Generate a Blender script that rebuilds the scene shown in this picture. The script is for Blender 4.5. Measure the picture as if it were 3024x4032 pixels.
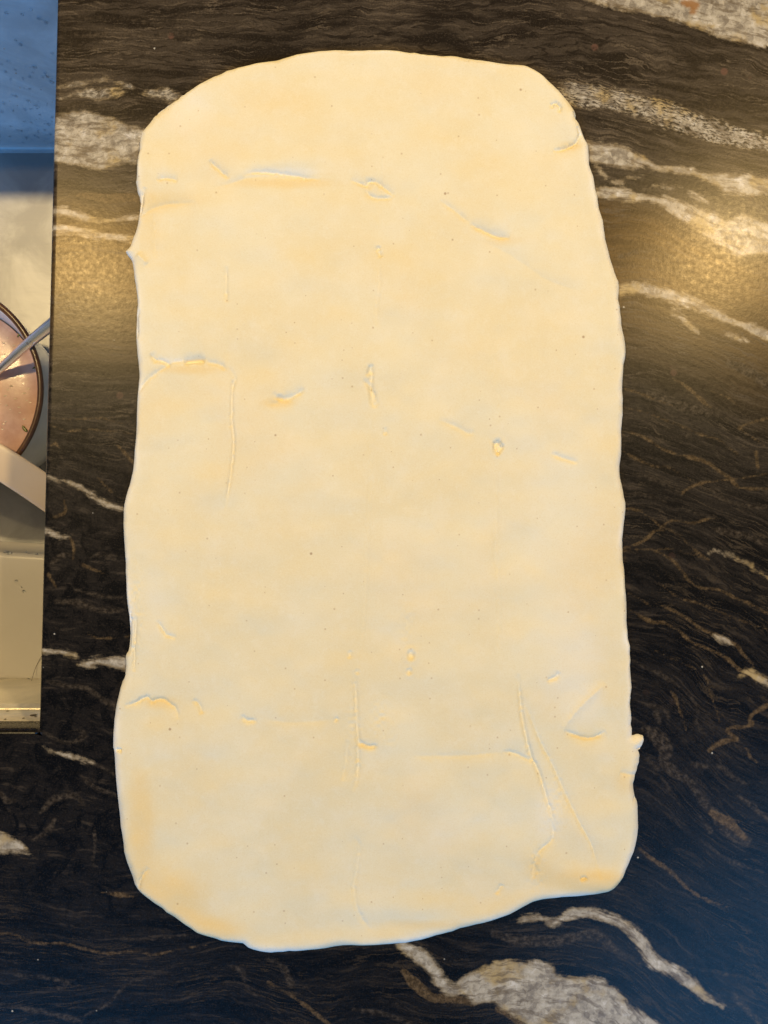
import bpy, bmesh, math, random
import numpy as np
random.seed(7); np.random.seed(7)
for o in list(bpy.data.objects): bpy.data.objects.remove(o)
S = bpy.context.scene; C = S.collection

# ------------------------------------------------------------------ camera
H = 0.47          # metres from the countertop to the lens
F = 3023.0        # focal length in photograph pixels
cam = bpy.data.objects.new('camera', bpy.data.cameras.new('camera')); C.objects.link(cam)
cam.location = (0, 0, H); cam.rotation_euler = (0, 0, 0)
cam.data.sensor_fit = 'VERTICAL'; cam.data.angle = 2*math.atan(2016/F)
cam.data.clip_start = 0.01; cam.data.clip_end = 50
S.camera = cam

# ------------------------------------------------------------------ light
w = bpy.data.worlds.new('World'); S.world = w; w.use_nodes = True
bg = w.node_tree.nodes['Background']
bg.inputs[0].default_value = (0.62, 0.74, 0.95, 1); bg.inputs[1].default_value = 0.05

def lamp(name, loc, target, size, energy, col, size_y=None, shape='DISK'):
    l = bpy.data.lights.new(name, 'AREA'); l.shape = shape; l.size = size
    if size_y: l.size_y = size_y
    l.energy = energy; l.color = col
    o = bpy.data.objects.new(name, l); C.objects.link(o); o.location = loc
    from mathutils import Vector
    o.rotation_euler = (Vector(target)-Vector(loc)).to_track_quat('-Z', 'Y').to_euler()
    return o
WARM = (1.0, 0.73, 0.345)
lamp('ceiling_or_added_light', (-0.76, 0.62, 1.5), (-0.76, 0.5, 0), 0.10, 20.5, WARM)
lamp('ceiling_or_added_light', (-1.07, 0.44, 1.5), (-1.0, 0.3, 0), 0.06, 1.6, WARM)  # extra lamp added to put a glint on the bowl's water
lamp('ceiling_or_added_light', (0.86, 0.66, 1.5), (0.8, 0.5, 0), 0.10, 23.5, WARM)
# the window behind the cook, lower right of the picture
lamp('window_or_added_light', (1.65, -2.1, 2.4), (0.2, -0.1, 0.0), 1.7, 36, (0.15, 0.49, 1.0), 1.5, 'RECTANGLE')
lamp('window_or_added_light', (-1.6, -3.5, 2.4), (-0.2, 0.2, 0.0), 2.2, 94, (0.10, 0.44, 1.0), 1.6, 'RECTANGLE')  # second lamp added at left so blue light reaches the sink's end wall
S.view_settings.view_transform = 'Standard'; S.view_settings.look = 'None'
S.view_settings.exposure = 0.0; S.view_settings.gamma = 1.0
S.render.engine = 'CYCLES'

# ------------------------------------------------------------------ helpers
def W(px, py, d=0.0):
    """photograph pixel -> metres on the level that lies d*H below the countertop"""
    k = (1+d)*H/F
    return ((px-1512)*k, (2016-py)*k, -d*H)

def zoom(x0, y0, sc, pts):
    return [(x0+p[0]/sc, y0+p[1]/sc) for p in pts]

def mesh_np(name, V, quads, mat, parent=None, smooth=True):
    me = bpy.data.meshes.new(name)
    V = np.asarray(V, np.float32); Q = np.asarray(quads, np.int32); n = Q.shape[1]
    me.vertices.add(len(V)); me.vertices.foreach_set('co', V.ravel())
    me.loops.add(Q.size); me.loops.foreach_set('vertex_index', Q.ravel())
    me.polygons.add(len(Q)); me.polygons.foreach_set('loop_start', np.arange(0, Q.size, n, dtype=np.int32))
    me.polygons.foreach_set('use_smooth', np.full(len(Q), smooth))
    me.update(calc_edges=True); me.validate()
    me.materials.append(mat)
    o = bpy.data.objects.new(name, me); C.objects.link(o)
    if parent: o.parent = parent
    return o

def obj(name, bm, mat, parent=None, smooth=True):
    me = bpy.data.meshes.new(name); bm.to_mesh(me); bm.free()
    for p in me.polygons: p.use_smooth = smooth
    me.materials.append(mat)
    o = bpy.data.objects.new(name, me); C.objects.link(o)
    if parent: o.parent = parent
    return o

def tag(o, label=None, cat=None, group=None, kind=None):
    if label: o['label'] = label
    if cat: o['category'] = cat
    if group: o['group'] = group
    if kind: o['kind'] = kind
    return o

def thing(name, label, cat, loc=(0, 0, 0)):
    o = bpy.data.objects.new(name, None); C.objects.link(o); o.location = loc
    o.empty_display_size = 0.02
    return tag(o, label, cat)

def seg_dist(P, poly, closed=False, hw=None):
    """distance from points to a polyline, minus its half width; also the signed side and the parameter"""
    A = np.asarray(poly, np.float32); n = len(A)
    if closed: A = np.vstack([A, A[:1]])
    best = np.full(len(P), 1e9, np.float32); side = np.zeros(len(P), np.float32); par = np.zeros(len(P), np.float32)
    if hw is None: hw = 0.0
    hwv = np.interp(np.linspace(0, 1, len(A)), np.linspace(0, 1, np.size(hw)), np.atleast_1d(hw)).astype(np.float32)
    L = np.r_[0, np.cumsum(np.hypot(*(A[1:]-A[:-1]).T))]
    for i in range(len(A)-1):
        a, b = A[i], A[i+1]; ab = b-a; l2 = float(ab@ab)+1e-9
        ap = P-a; t = np.clip((ap@ab)/l2, 0, 1)
        dx = ap[:, 0]-t*ab[0]; dy = ap[:, 1]-t*ab[1]
        d = np.sqrt(dx*dx+dy*dy) - (hwv[i]+(hwv[i+1]-hwv[i])*t)
        m = d < best; best[m] = d[m]
        side[m] = (ab[0]*ap[m, 1]-ab[1]*ap[m, 0])/math.sqrt(l2)
        par[m] = (L[i]+t[m]*(L[i+1]-L[i]))/L[-1]
    return best, side, par

def inside(P, poly):
    A = np.asarray(poly, np.float32); n = len(A); r = np.zeros(len(P), bool)
    for i in range(n):
        x1, y1 = A[i]; x2, y2 = A[(i+1) % n]
        if y1 == y2: continue
        c = ((y1 > P[:, 1]) != (y2 > P[:, 1])) & (P[:, 0] < (x2-x1)*(P[:, 1]-y1)/(y2-y1)+x1)
        r ^= c
    return r

def near(P, poly, margin):
    A = np.asarray(poly); lo = A.min(0)-margin; hi = A.max(0)+margin
    return np.nonzero((P[:, 0] > lo[0]) & (P[:, 0] < hi[0]) & (P[:, 1] > lo[1]) & (P[:, 1] < hi[1]))[0]

def catmull(pts, n=6, closed=False):
    p = np.asarray(pts, float)
    if closed: q = np.vstack([p[-1:], p, p[:2]])
    else: q = np.vstack([2*p[0]-p[1], p, 2*p[-1]-p[-2]])
    out = []
    for i in range(1, len(q)-2):
        a, b, c, d = q[i-1], q[i], q[i+1], q[i+2]
        for t in np.arange(n)/n:
            out.append(0.5*((2*b)+(-a+c)*t+(2*a-5*b+4*c-d)*t*t+(-a+3*b-3*c+d)*t**3))
    if not closed: out.append(p[-1])
    return np.array(out)

def vnoise(X, Y, seed):
    """smooth value noise in python, for relief"""
    rs = np.random.RandomState(seed); T = rs.rand(256, 256).astype(np.float32)*2-1
    xi = np.floor(X).astype(int); yi = np.floor(Y).astype(int); fx = X-xi; fy = Y-yi
    fx = fx*fx*fx*(fx*(fx*6-15)+10); fy = fy*fy*fy*(fy*(fy*6-15)+10)
    g = lambda a, b: T[a & 255, b & 255]
    return (g(xi, yi)*(1-fx)+g(xi+1, yi)*fx)*(1-fy)+(g(xi, yi+1)*(1-fx)+g(xi+1, yi+1)*fx)*fy

# ------------------------------------------------------------------ node helpers
class N:
    def __init__(s, name):
        s.m = bpy.data.materials.new(name); s.m.use_nodes = True; s.t = s.m.node_tree
        s.b = s.t.nodes['Principled BSDF']; s.out = s.t.nodes['Material Output']
    def node(s, typ, **kw):
        n = s.t.nodes.new(typ)
        for k, v in kw.items(): setattr(n, k, v)
        return n
    def plug(s, inp, v):
        if isinstance(v, bpy.types.NodeSocket): s.t.links.new(v, inp)
        elif isinstance(v, tuple) and len(v) == 3 and inp.type == 'RGBA': inp.default_value = v+(1,)
        else: inp.default_value = v
    def math(s, op, a, b=0.0, c=0.0, clamp=False):
        n = s.node('ShaderNodeMath', operation=op, use_clamp=clamp)
        s.plug(n.inputs[0], a); s.plug(n.inputs[1], b); s.plug(n.inputs[2], c); return n.outputs[0]
    def mix(s, f, a, b):
        n = s.node('ShaderNodeMix', data_type='RGBA')
        s.plug(n.inputs[0], f); s.plug(n.inputs[6], a); s.plug(n.inputs[7], b); return n.outputs[2]
    def attr(s, name): return s.node('ShaderNodeAttribute', attribute_name=name).outputs['Fac']
    def co(s): return s.node('ShaderNodeTexCoord').outputs['Object']
    def noise(s, vec, scale, detail=4, rough=0.55, dist=0.0):
        n = s.node('ShaderNodeTexNoise'); s.plug(n.inputs['Vector'], vec)
        n.inputs['Scale'].default_value = scale; n.inputs['Detail'].default_value = detail
        n.inputs['Roughness'].default_value = rough; n.inputs['Distortion'].default_value = dist
        return n.outputs['Fac']
    def vor(s, vec, scale, feature='F1', rnd=1.0):
        n = s.node('ShaderNodeTexVoronoi', feature=feature); s.plug(n.inputs['Vector'], vec)
        n.inputs['Scale'].default_value = scale; n.inputs['Randomness'].default_value = rnd
        return n.outputs['Distance'], n.outputs['Color']
    def step(s, x, lo, hi):
        n = s.node('ShaderNodeMapRange', interpolation_type='SMOOTHSTEP')
        s.plug(n.inputs[0], x); s.plug(n.inputs[1], lo); s.plug(n.inputs[2], hi)
        return n.outputs[0]
    def vec(s, x, y, z=0.0):
        n = s.node('ShaderNodeCombineXYZ'); s.plug(n.inputs[0], x); s.plug(n.inputs[1], y); s.plug(n.inputs[2], z); return n.outputs[0]
    def xyz(s, v):
        n = s.node('ShaderNodeSeparateXYZ'); s.plug(n.inputs[0], v); return n.outputs
    def bump(s, h, strength=0.3, dist=0.001):
        n = s.node('ShaderNodeBump'); s.plug(n.inputs['Height'], h)
        n.inputs['Strength'].default_value = strength; n.inputs['Distance'].default_value = dist
        s.t.links.new(n.outputs[0], s.b.inputs['Normal'])
    def set(s, **kw):
        for k, v in kw.items(): s.plug(s.b.inputs[k.replace('_', ' ')], v)

# ------------------------------------------------------------------ stone material
def stone_material():
    n = N('polished_stone')
    phi, psi = n.attr('phi'), n.attr('psi')         # across / along the layering, in units of 100 px (15.5 mm)
    q, g, d, k = n.attr('quartz'), n.attr('gold'), n.attr('dim'), n.attr('speckle')
    lit_tone = n.attr('tone')
    co = n.co()
    wob = n.noise(co, 22, 4, 0.6)
    ph2 = n.math('ADD', phi, n.math('MULTIPLY', n.math('SUBTRACT', wob, 0.5), 0.9))
    fl = n.vec(n.math('MULTIPLY', psi, 0.22), n.math('MULTIPLY', ph2, 1.7))
    chaos, amber_glow = n.attr('chaos'), n.attr('amber_glow')
    calm = n.math('SUBTRACT', 1.0, chaos)
    s1 = n.noise(fl, 1.0, 6, 0.62)                   # broad layers
    s1 = n.math('ADD', n.math('MULTIPLY', s1, calm), n.math('MULTIPLY', n.noise(co, 75, 6, 0.66, 0.8), chaos))
    fl2 = n.vec(n.math('MULTIPLY', psi, 0.55), n.math('MULTIPLY', ph2, 5))
    s2 = n.noise(fl2, 1.0, 5, 0.65)                  # hair-fine laminae
    fl3 = n.vec(n.math('MULTIPLY', psi, 4), n.math('MULTIPLY', phi, 11))
    s3 = n.noise(fl3, 1.0, 3, 0.7)
    grain = n.noise(co, 900, 3, 0.75)
    grain2 = n.noise(co, 330, 4, 0.7)
    # body: black-brown mica schist, browner to the top of the picture, where light is painted in
    dark = n.mix(lit_tone, (0.0022, 0.0025, 0.0033), (0.0140, 0.0108, 0.0084))
    mid = n.mix(lit_tone, (0.0088, 0.0078, 0.0076), (0.046, 0.036, 0.027))
    mid = n.mix(n.math('MULTIPLY', amber_glow, 0.85), mid, (0.095, 0.057, 0.020)); dark = n.mix(n.math('MULTIPLY', amber_glow, 0.7), dark, (0.050, 0.030, 0.011))
    lite = n.mix(lit_tone, (0.040, 0.031, 0.023), (0.095, 0.075, 0.056))
    c = n.mix(n.step(s1, 0.40, 0.56), dark, mid)
    c = n.mix(n.math('MULTIPLY', n.step(s2, 0.53, 0.66), n.step(s1, 0.4, 0.62)), c, lite)
    c = n.mix(n.math('MULTIPLY', n.step(s2, 0.45, 0.36), 0.85), c, dark)
    c = n.mix(n.math('MULTIPLY', n.step(s3, 0.60, 0.72), 0.5), c, lite)
    c = n.mix(n.math('MULTIPLY', n.step(grain, 0.52, 0.68), 0.38), c, lite)
    c = n.mix(n.math('MULTIPLY', n.step(grain, 0.46, 0.34), 0.5), c, dark)
    # hairlines that follow the layering: some black, some golden
    h1 = n.noise(n.vec(n.math('MULTIPLY', psi, 0.16), n.math('MULTIPLY', ph2, 1.5)), 1.0, 3, 0.55)
    h2 = n.noise(n.vec(n.math('MULTIPLY', psi, 0.20), n.math('ADD', n.math('MULTIPLY', ph2, 2.3), 17.0)), 1.0, 3, 0.55)
    band = n.noise(n.vec(n.math('MULTIPLY', psi, 0.3), n.math('MULTIPLY', phi, 0.5)), 1.0, 2, 0.5)
    l1 = n.step(n.math('ABSOLUTE', n.math('SUBTRACT', n.math('FRACT', n.math('MULTIPLY', h1, 7.0)), 0.5)), 0.13, 0.03)
    l2 = n.step(n.math('ABSOLUTE', n.math('SUBTRACT', n.math('FRACT', n.math('MULTIPLY', h2, 7.0)), 0.5)), 0.16, 0.04)
    c = n.mix(n.math('MULTIPLY', n.math('MULTIPLY', l1, calm), n.math('MULTIPLY', n.step(band, 0.38, 0.58), 0.85)), c, dark)
    goldl = n.mix(lit_tone, (0.038, 0.028, 0.018), (0.105, 0.082, 0.058))
    c = n.mix(n.math('MULTIPLY', n.math('MULTIPLY', l2, calm), n.math('MULTIPLY', n.step(n.math('ADD', band, n.math('MULTIPLY', s3, 0.4)), 0.80, 0.60), n.step(grain, 0.3, 0.6))), c, goldl)
    # little garnets
    vd, vc = n.vor(co, 62)
    gm = n.math('MULTIPLY', n.step(vd, 0.17, 0.10), n.math('GREATER_THAN', n.xyz(vc)[0], 0.86))
    c = n.mix(n.math('MULTIPLY', gm, n.math('MULTIPLY', lit_tone, 0.8)), c, (0.12, 0.062, 0.045))
    # dim veins
    e1 = n.math('MULTIPLY', n.math('SUBTRACT', n.noise(co, 95, 5, 0.65), 0.5), 0.34)
    dm = n.step(n.math('ADD', d, e1), 0.07, -0.07)
    dcol = n.mix(n.step(grain2, 0.35, 0.7), (0.014, 0.011, 0.008), (0.078, 0.060, 0.043))
    c = n.mix(n.math('MULTIPLY', dm, n.step(s3, 0.28, 0.56)), c, dcol)
    # gold veins
    e2 = n.math('MULTIPLY', n.math('SUBTRACT', n.noise(co, 140, 6, 0.7), 0.51), 0.26)
    gmk = n.step(n.math('ADD', g, e2), 0.028, -0.06)
    gcol = n.mix(n.step(grain2, 0.3, 0.7), (0.040, 0.026, 0.012), (0.140, 0.093, 0.046))
    gbr = n.noise(co, 26, 4, 0.6)
    c = n.mix(n.math('MULTIPLY', n.math('MULTIPLY', gmk, n.step(gbr, 0.27, 0.45)), n.step(grain, 0.25, 0.55)), c, gcol)
    # quartz
    e3 = n.math('MULTIPLY', n.math('SUBTRACT', n.noise(co, 150, 7, 0.72), 0.5), 0.44)
    e4 = n.noise(n.vec(n.math('MULTIPLY', psi, 0.9), n.math('MULTIPLY', ph2, 4.5)), 1.0, 4, 0.65)
    qd = n.math('ADD', n.math('ADD', q, e3), n.math('MULTIPLY', n.math('SUBTRACT', e4, 0.52), 0.42))
    qm = n.step(qd, 0.07, -0.10)
    patch = n.noise(co, 85, 6, 0.68)
    fleckn = n.noise(n.vec(n.math('MULTIPLY', psi, 4.5), n.math('MULTIPLY', ph2, 9)), 1.0, 5, 0.7)
    xd, xc = n.vor(co, 330)
    patch = n.math('ADD', patch, n.math('MULTIPLY', n.math('SUBTRACT', n.xyz(xc)[0], 0.5), 0.13))
    qc = n.mix(n.step(patch, 0.34, 0.60), (0.20, 0.172, 0.138), (0.45, 0.405, 0.33))
    qc = n.mix(n.math('MULTIPLY', n.step(patch, 0.56, 0.72), 0.9), qc, (0.62, 0.59, 0.55))
    qc = n.mix(n.math('MULTIPLY', n.step(n.noise(co, 38, 4, 0.6), 0.50, 0.66), 0.8), qc, (0.40, 0.29, 0.12))
    qc = n.mix(n.math('MULTIPLY', n.step(grain2, 0.42, 0.28), 0.45), qc, (0.10, 0.085, 0.07))
    qc = n.mix(n.math('MULTIPLY', n.step(qd, -0.20, -0.02), 0.62), qc, (0.20, 0.140, 0.062))     # iron-stained margin
    fleck = n.step(n.math('ADD', fleckn, n.math('MULTIPLY', n.math('ADD', q, 0.25), 0.16)), 0.42, 0.60)
    qm = n.math('MULTIPLY', qm, n.math('SUBTRACT', 1.0, n.math('MULTIPLY', fleck, k)))
    qc = n.mix(n.math('MULTIPLY', n.step(e4, 0.49, 0.62), 0.65), qc, (0.115, 0.085, 0.055))
    rust = n.attr('rust')
    qc = n.mix(n.math('MULTIPLY', n.step(n.math('ADD', rust, e3), 0.05, -0.15), 0.85), qc, (0.26, 0.115, 0.028))
    c = n.mix(qm, c, qc)
    # sparse crumbs of mica that glitter
    sd_, sc_ = n.vor(co, 95)
    sp = n.math('MULTIPLY', n.step(sd_, 0.075, 0.03), n.math('GREATER_THAN', n.xyz(sc_)[1], 0.90))
    c = n.mix(n.math('MULTIPLY', sp, 0.75), c, (0.55, 0.52, 0.46))
    r = n.math('ADD', 0.155, n.math('MULTIPLY', grain2, 0.22))
    n.set(Base_Color=c, Roughness=r)
    n.plug(n.b.inputs['Specular IOR Level'], n.math('ADD', 0.23, n.math('MULTIPLY', lit_tone, -0.07)))
    n.plug(n.b.inputs['Specular Tint'], n.mix(lit_tone, (0.9, 0.95, 1.0), n.mix(amber_glow, (1.0, 0.86, 0.64), (1.0, 0.76, 0.40))))   # reflection tinted golden to warm the lamp glow on brown stone
    n.bump(n.noise(co, 480, 2, 0.7), 0.055, 0.0005)
    return n.m
M_stone = stone_material()

# ------------------------------------------------------------------ vein map of the slab (in photograph pixels of the top face)
def edge_x(y): return 238.0-0.0251*y            # the line of the sink cut-out's right edge
Z1 = lambda p: zoom(2000, 0, 1.62, p)
Z2 = lambda p: zoom(2200, 500, 2.0133, p)
Z3 = lambda p: zoom(200, 300, 1.844, p)
Z4 = lambda p: zoom(150, 1500, 1.7018, p)
Z5 = lambda p: zoom(0, 2500, 2.2114, p)
Z6 = lambda p: zoom(0, 3200, 1.037, p)
Z7 = lambda p: zoom(1400, 3200, 1.0216, p)
Z8 = lambda p: zoom(2300, 1400, 2.011, p)
Z9 = lambda p: zoom(2300, 2400, 2.2914, p)
Z0 = lambda p: zoom(200, 0, 1.3825, p)
Q_poly = [
 [(2302, 0), (2444, 40), (2586, 62), (2728, 102), (2821, 142), (2926, 176), (3024, 191), (3300, 240), (4200, 500), (4200, -500), (2000, -300)],
 Z2([(180, 100), (235, 110), (350, 115), (520, 155), (640, 220), (780, 300), (900, 310), (1060, 325), (1180, 370), (1300, 365), (1500, 370), (1659, 395), (2200, 480),
     (2200, 600), (1659, 525), (1500, 545), (1300, 525), (1290, 490), (1200, 440), (1080, 380), (960, 375), (800, 345), (700, 320), (600, 330), (420, 325), (340, 290), (180, 265)]),
 Z2([(200, 470), (420, 475), (540, 480), (620, 520), (700, 550), (850, 545), (900, 565), (1000, 590), (1150, 640), (1260, 690), (1320, 730), (1450, 690), (1659, 760), (2200, 900),
     (2200, 1150), (1659, 1010), (1420, 1025), (1340, 990), (1250, 930), (1090, 830), (980, 750), (850, 640), (720, 590), (580, 600), (420, 570), (200, 550)]),
 Z3([(-20, 285), (100, 270), (240, 250), (330, 260), (420, 290), (480, 320), (560, 360), (640, 370), (760, 380), (760, 640), (640, 640), (560, 640), (480, 665), (360, 685), (270, 670), (200, 650), (110, 640), (-20, 615)]),
 Z3([(-10, 168), (150, 122), (260, 85), (400, 70), (500, 85), (545, 115), (470, 160), (340, 185), (230, 160), (100, 160)]),
 Z3([(650, 120), (740, 85), (830, 80), (920, 110), (980, 160), (850, 200), (820, 170), (720, 155)]),
 Z4([(265, 1905), (330, 1865), (420, 1840), (500, 1845), (640, 1850), (640, 1945), (500, 1920), (420, 1905), (330, 1925)]),
 Z5([(-60, 1680), (30, 1710), (110, 1770), (180, 1810), (220, 1860), (290, 1912), (200, 1925), (100, 1900), (-60, 1890)]),
 Z7([(400, 690), (440, 655), (500, 630), (560, 600), (620, 588), (680, 605), (740, 588), (790, 610), (810, 650), (850, 660), (940, 660), (1000, 670), (1060, 720), (1100, 770), (1150, 800), (1240, 855), (1400, 1050), (720, 1050), (680, 850), (600, 800), (560, 765), (480, 765), (420, 730)]),
]
Q_line = [   # polyline, half widths in px
 (Z1([(380, 590), (420, 600), (700, 640), (900, 690), (1150, 780), (1400, 860), (1659, 920), (2300, 1100)]), [50, 52, 45, 55, 50, 40, 50]),
 (Z2([(1040, 520), (1110, 560), (1180, 600)]), [8, 14, 6]),
 (Z2([(540, 400), (640, 400), (670, 415)]), [4, 6, 2]), (Z2([(430, 440), (500, 438)]), [6, 5]),
 (Z2([(760, 460), (880, 472), (980, 482)]), [2, 5, 1]), (Z2([(300, 300), (330, 350), (370, 400)]), [6, 8, 4]),
 (Z2([(430, 1290), (600, 1275), (720, 1292), (850, 1330), (1000, 1375), (1120, 1425), (1230, 1475), (1300, 1510), (1380, 1548), (1480, 1570), (1560, 1612), (1659, 1655), (2000, 1800)]),
      [22, 24, 24, 25, 24, 21, 17, 11, 14, 20, 22, 26]),
 (Z2([(890, 1445), (960, 1452)]), [6, 4]), (Z2([(900, 1490), (980, 1520), (1060, 1585), (1100, 1630)]), [4, 8, 9, 3]),
 (Z2([(1330, 1645), (1420, 1680), (1500, 1705)]), [5, 12, 5]),
 (Z3([(20, 85), (200, 62), (330, 35), (440, 32), (530, 60), (600, 85)]), [5, 5, 8, 9, 5]),
 (Z3([(0, 972), (120, 985), (250, 1020), (350, 1057), (450, 1042), (560, 1030), (700, 1020)]), [17, 18, 16, 9, 5, 10, 9]),
 (Z3([(0, 1110), (180, 1122), (330, 1150), (480, 1170), (680, 1185)]), [18, 17, 17, 15, 14]),
 (Z4([(40, 632), (150, 660), (220, 685), (290, 720), (360, 765), (440, 815), (520, 850), (620, 865)]), [4, 6, 7, 7, 9, 9, 9, 7]),
 (Z4([(30, 1000), (140, 1040), (210, 1050)]), [10, 9, 6]),
 (Z4([(20, 1808), (150, 1815), (247, 1838)]), [13, 12, 9]),
 (Z7([(190, 540), (260, 575), (310, 630), (350, 690), (400, 715)]), [22, 28, 26, 26, 24]),
 (Z7([(660, 430), (730, 425), (800, 440), (870, 410), (960, 405), (1040, 430), (1110, 475), (1160, 540), (1200, 600), (1280, 640), (1350, 690), (1410, 745), (1480, 775)]), [10, 17, 12, 20, 19, 18, 22, 24, 27, 26, 22, 16, 4]),
 (Z8([(990, 1560), (1040, 1545), (1130, 1575), (1250, 1630), (1350, 1690), (1500, 1780)]), [4, 5, 6, 6, 6, 5]),
 (Z9([(1180, 230), (1270, 270), (1350, 320)]), [7, 13, 5]),
 (Z9([(1400, 600), (1480, 565), (1560, 610), (1700, 690)]), [6, 14, 18, 16]),
 (Z5([(380, 975), (440, 1000), (560, 1040), (680, 1075), (800, 1115)]), [2, 5, 8, 6, 7]),
]
G_line = [
 (Z7([(195, 640), (240, 690), (310, 745), (380, 745), (470, 765)]), [14, 24, 18, 20, 14]),
 (Z7([(570, 790), (640, 830), (700, 900)]), [12, 16, 16]),
 (Z3([(20, 1802), (200, 1796), (380, 1786), (500, 1800), (640, 1835)]), [4, 5, 7, 6, 4]),
 (Z3([(130, 858), (280, 870), (400, 890), (520, 880), (680, 890)]), [5, 14, 20, 18, 20]),
 (Z3([(40, 1690), (80, 1650), (100, 1610)]), [3, 5, 2]), (Z3([(300, 1940), (400, 1880), (480, 1830)]), [2, 3, 2]),
 (Z4([(300, 1230), (370, 1265), (465, 1297)]), [7, 6, 3]), (Z4([(70, 1300), (95, 1340), (125, 1385)]), [9, 7, 3]),
 (Z4([(210, 1050), (238, 1100), (235, 1190)]), [6, 7, 4]),
 (Z4([(330, 1690), (380, 1720), (450, 1725), (620, 1712)]), [3, 5, 4, 3]),
 (Z4([(60, 290), (200, 335), (330, 325), (470, 335), (640, 352)]), [2, 4, 4, 3, 3]), (Z4([(60, 250), (250, 255), (420, 250), (560, 285), (660, 300)]), [2, 3, 5, 3, 2]),
 (Z4([(520, 425), (570, 470), (640, 550)]), [4, 8, 6]), (Z4([(400, 650), (450, 700), (500, 750)]), [3, 5, 2]),
 (Z4([(90, 430), (120, 425), (150, 455)]), [4, 10, 3]), (Z4([(175, 800), (180, 880), (110, 910)]), [4, 7, 5]),
 (Z6([(-30, 490), (70, 500), (120, 530), (260, 535), (340, 555), (440, 575), (550, 565), (630, 580), (720, 560), (850, 540)]), [5, 5, 5, 6, 6, 6, 5, 6, 4, 2]),
 (Z6([(415, 325), (480, 335), (545, 342)]), [4, 10, 5]),
 (Z6([(1095, 690), (1180, 740), (1250, 790), (1350, 870)]), [6, 7, 9, 8]),
 (Z7([(1140, 145), (1200, 190), (1270, 240), (1330, 300), (1400, 345), (1500, 380)]), [5, 9, 10, 8, 7, 3]),
 (Z7([(1430, 0), (1500, 40), (1570, 105)]), [14, 22, 10]),
 (Z8([(280, 600), (370, 610), (480, 650), (600, 730), (720, 780), (850, 810), (960, 840), (1060, 910), (1140, 960), (1200, 1020), (1260, 1050), (1600, 1060)]), [3, 4, 6, 6, 5, 9, 8, 7, 7, 8, 6, 6]),
 (Z8([(280, 250), (400, 285), (560, 345), (700, 400)]), [3, 5, 4, 2]),
 (Z8([(290, 405), (480, 450), (640, 510), (800, 570), (900, 620), (1050, 660), (1150, 730), (1240, 800)]), [2, 3, 4, 4, 4, 4, 4, 2]),
 (Z8([(310, 760), (440, 830), (560, 880), (680, 890), (850, 990)]), [4, 5, 5, 4, 1]),
 (Z8([(780, 1090), (810, 1060), (930, 1010), (1080, 990), (1250, 970), (1500, 925)]), [6, 6, 5, 4, 4, 4]),
 (Z8([(1225, 570), (1300, 540), (1380, 515), (1600, 450)]), [4, 5, 6, 6]), (Z8([(1225, 575), (1290, 620), (1500, 760)]), [4, 3, 3]),
 (Z8([(1360, 770), (1375, 880)]), [8, 8]),
 (Z8([(300, 1205), (420, 1225), (520, 1280), (600, 1350), (660, 1370), (800, 1470), (900, 1560), (990, 1620)]), [3, 5, 4, 5, 4, 4, 4, 3]),
 (Z8([(290, 1530), (420, 1490), (510, 1440), (560, 1390), (650, 1380)]), [4, 5, 8, 6, 3]),
 (Z8([(620, 1350), (700, 1305), (850, 1330), (960, 1300), (1040, 1290)]), [5, 4, 5, 5, 2]),
 (Z8([(290, 1550), (430, 1535), (540, 1540), (650, 1590), (720, 1640), (780, 1720), (850, 1800), (930, 1840), (1050, 1850), (1180, 1910), (1300, 1960), (1560, 2100)]), [3, 3, 4, 5, 7, 7, 6, 5, 5, 6, 5, 5]),
 (Z8([(570, 1540), (680, 1530), (800, 1560), (960, 1610)]), [1, 3, 3, 2]),
 (Z8([(580, 1970), (680, 2010), (780, 2060), (870, 2120), (960, 2180), (1060, 2212)]), [3, 5, 5, 6, 6, 6]),
 (Z8([(350, 1880), (450, 1930), (530, 1990)]), [4, 5, 2]), (Z8([(340, 2000), (460, 2070), (540, 2110), (620, 2110), (720, 2160)]), [3, 8, 8, 5, 3]),
 (Z8([(600, 1800), (680, 1870), (780, 1930), (900, 1960), (1100, 2040), (1300, 2120), (1560, 2200)]), [2, 4, 4, 4, 3, 3, 3]),
 (Z8([(700, 180), (830, 260), (960, 380), (1020, 410)]), [2, 8, 8, 2]), (Z8([(1000, 280), (1150, 340), (1300, 470)]), [2, 4, 2]),
 (Z9([(780, 0), (880, 50), (960, 100), (1060, 180), (1180, 230), (1270, 270), (1380, 330), (1440, 410), (1530, 500)]), [4, 5, 6, 6, 7, 8, 8, 6, 6]),
 (Z9([(860, 190), (960, 290), (1080, 340), (1200, 390), (1300, 450), (1400, 550)]), [5, 7, 5, 4, 7, 10]),
 (Z9([(640, 370), (760, 430), (880, 480), (1010, 540), (1100, 620), (1140, 760), (1190, 900), (1225, 1020)]), [1, 2, 3, 3, 4, 4, 4, 2]),
 (Z9([(1130, 1270), (1200, 1220), (1300, 1180), (1380, 1170), (1290, 1100), (1340, 1060), (1440, 1060), (1520, 1030), (1490, 990), (1560, 920), (1660, 860)]), [10, 12, 12, 9, 8, 7, 7, 8, 6, 10, 9]),
 (Z9([(1400, 1220), (1470, 1260), (1500, 1330), (1570, 1390)]), [2, 4, 6, 2]),
 (Z9([(780, 730), (820, 800), (860, 900), (900, 1000), (920, 1090)]), [3, 8, 7, 4, 2]),
]
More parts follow.
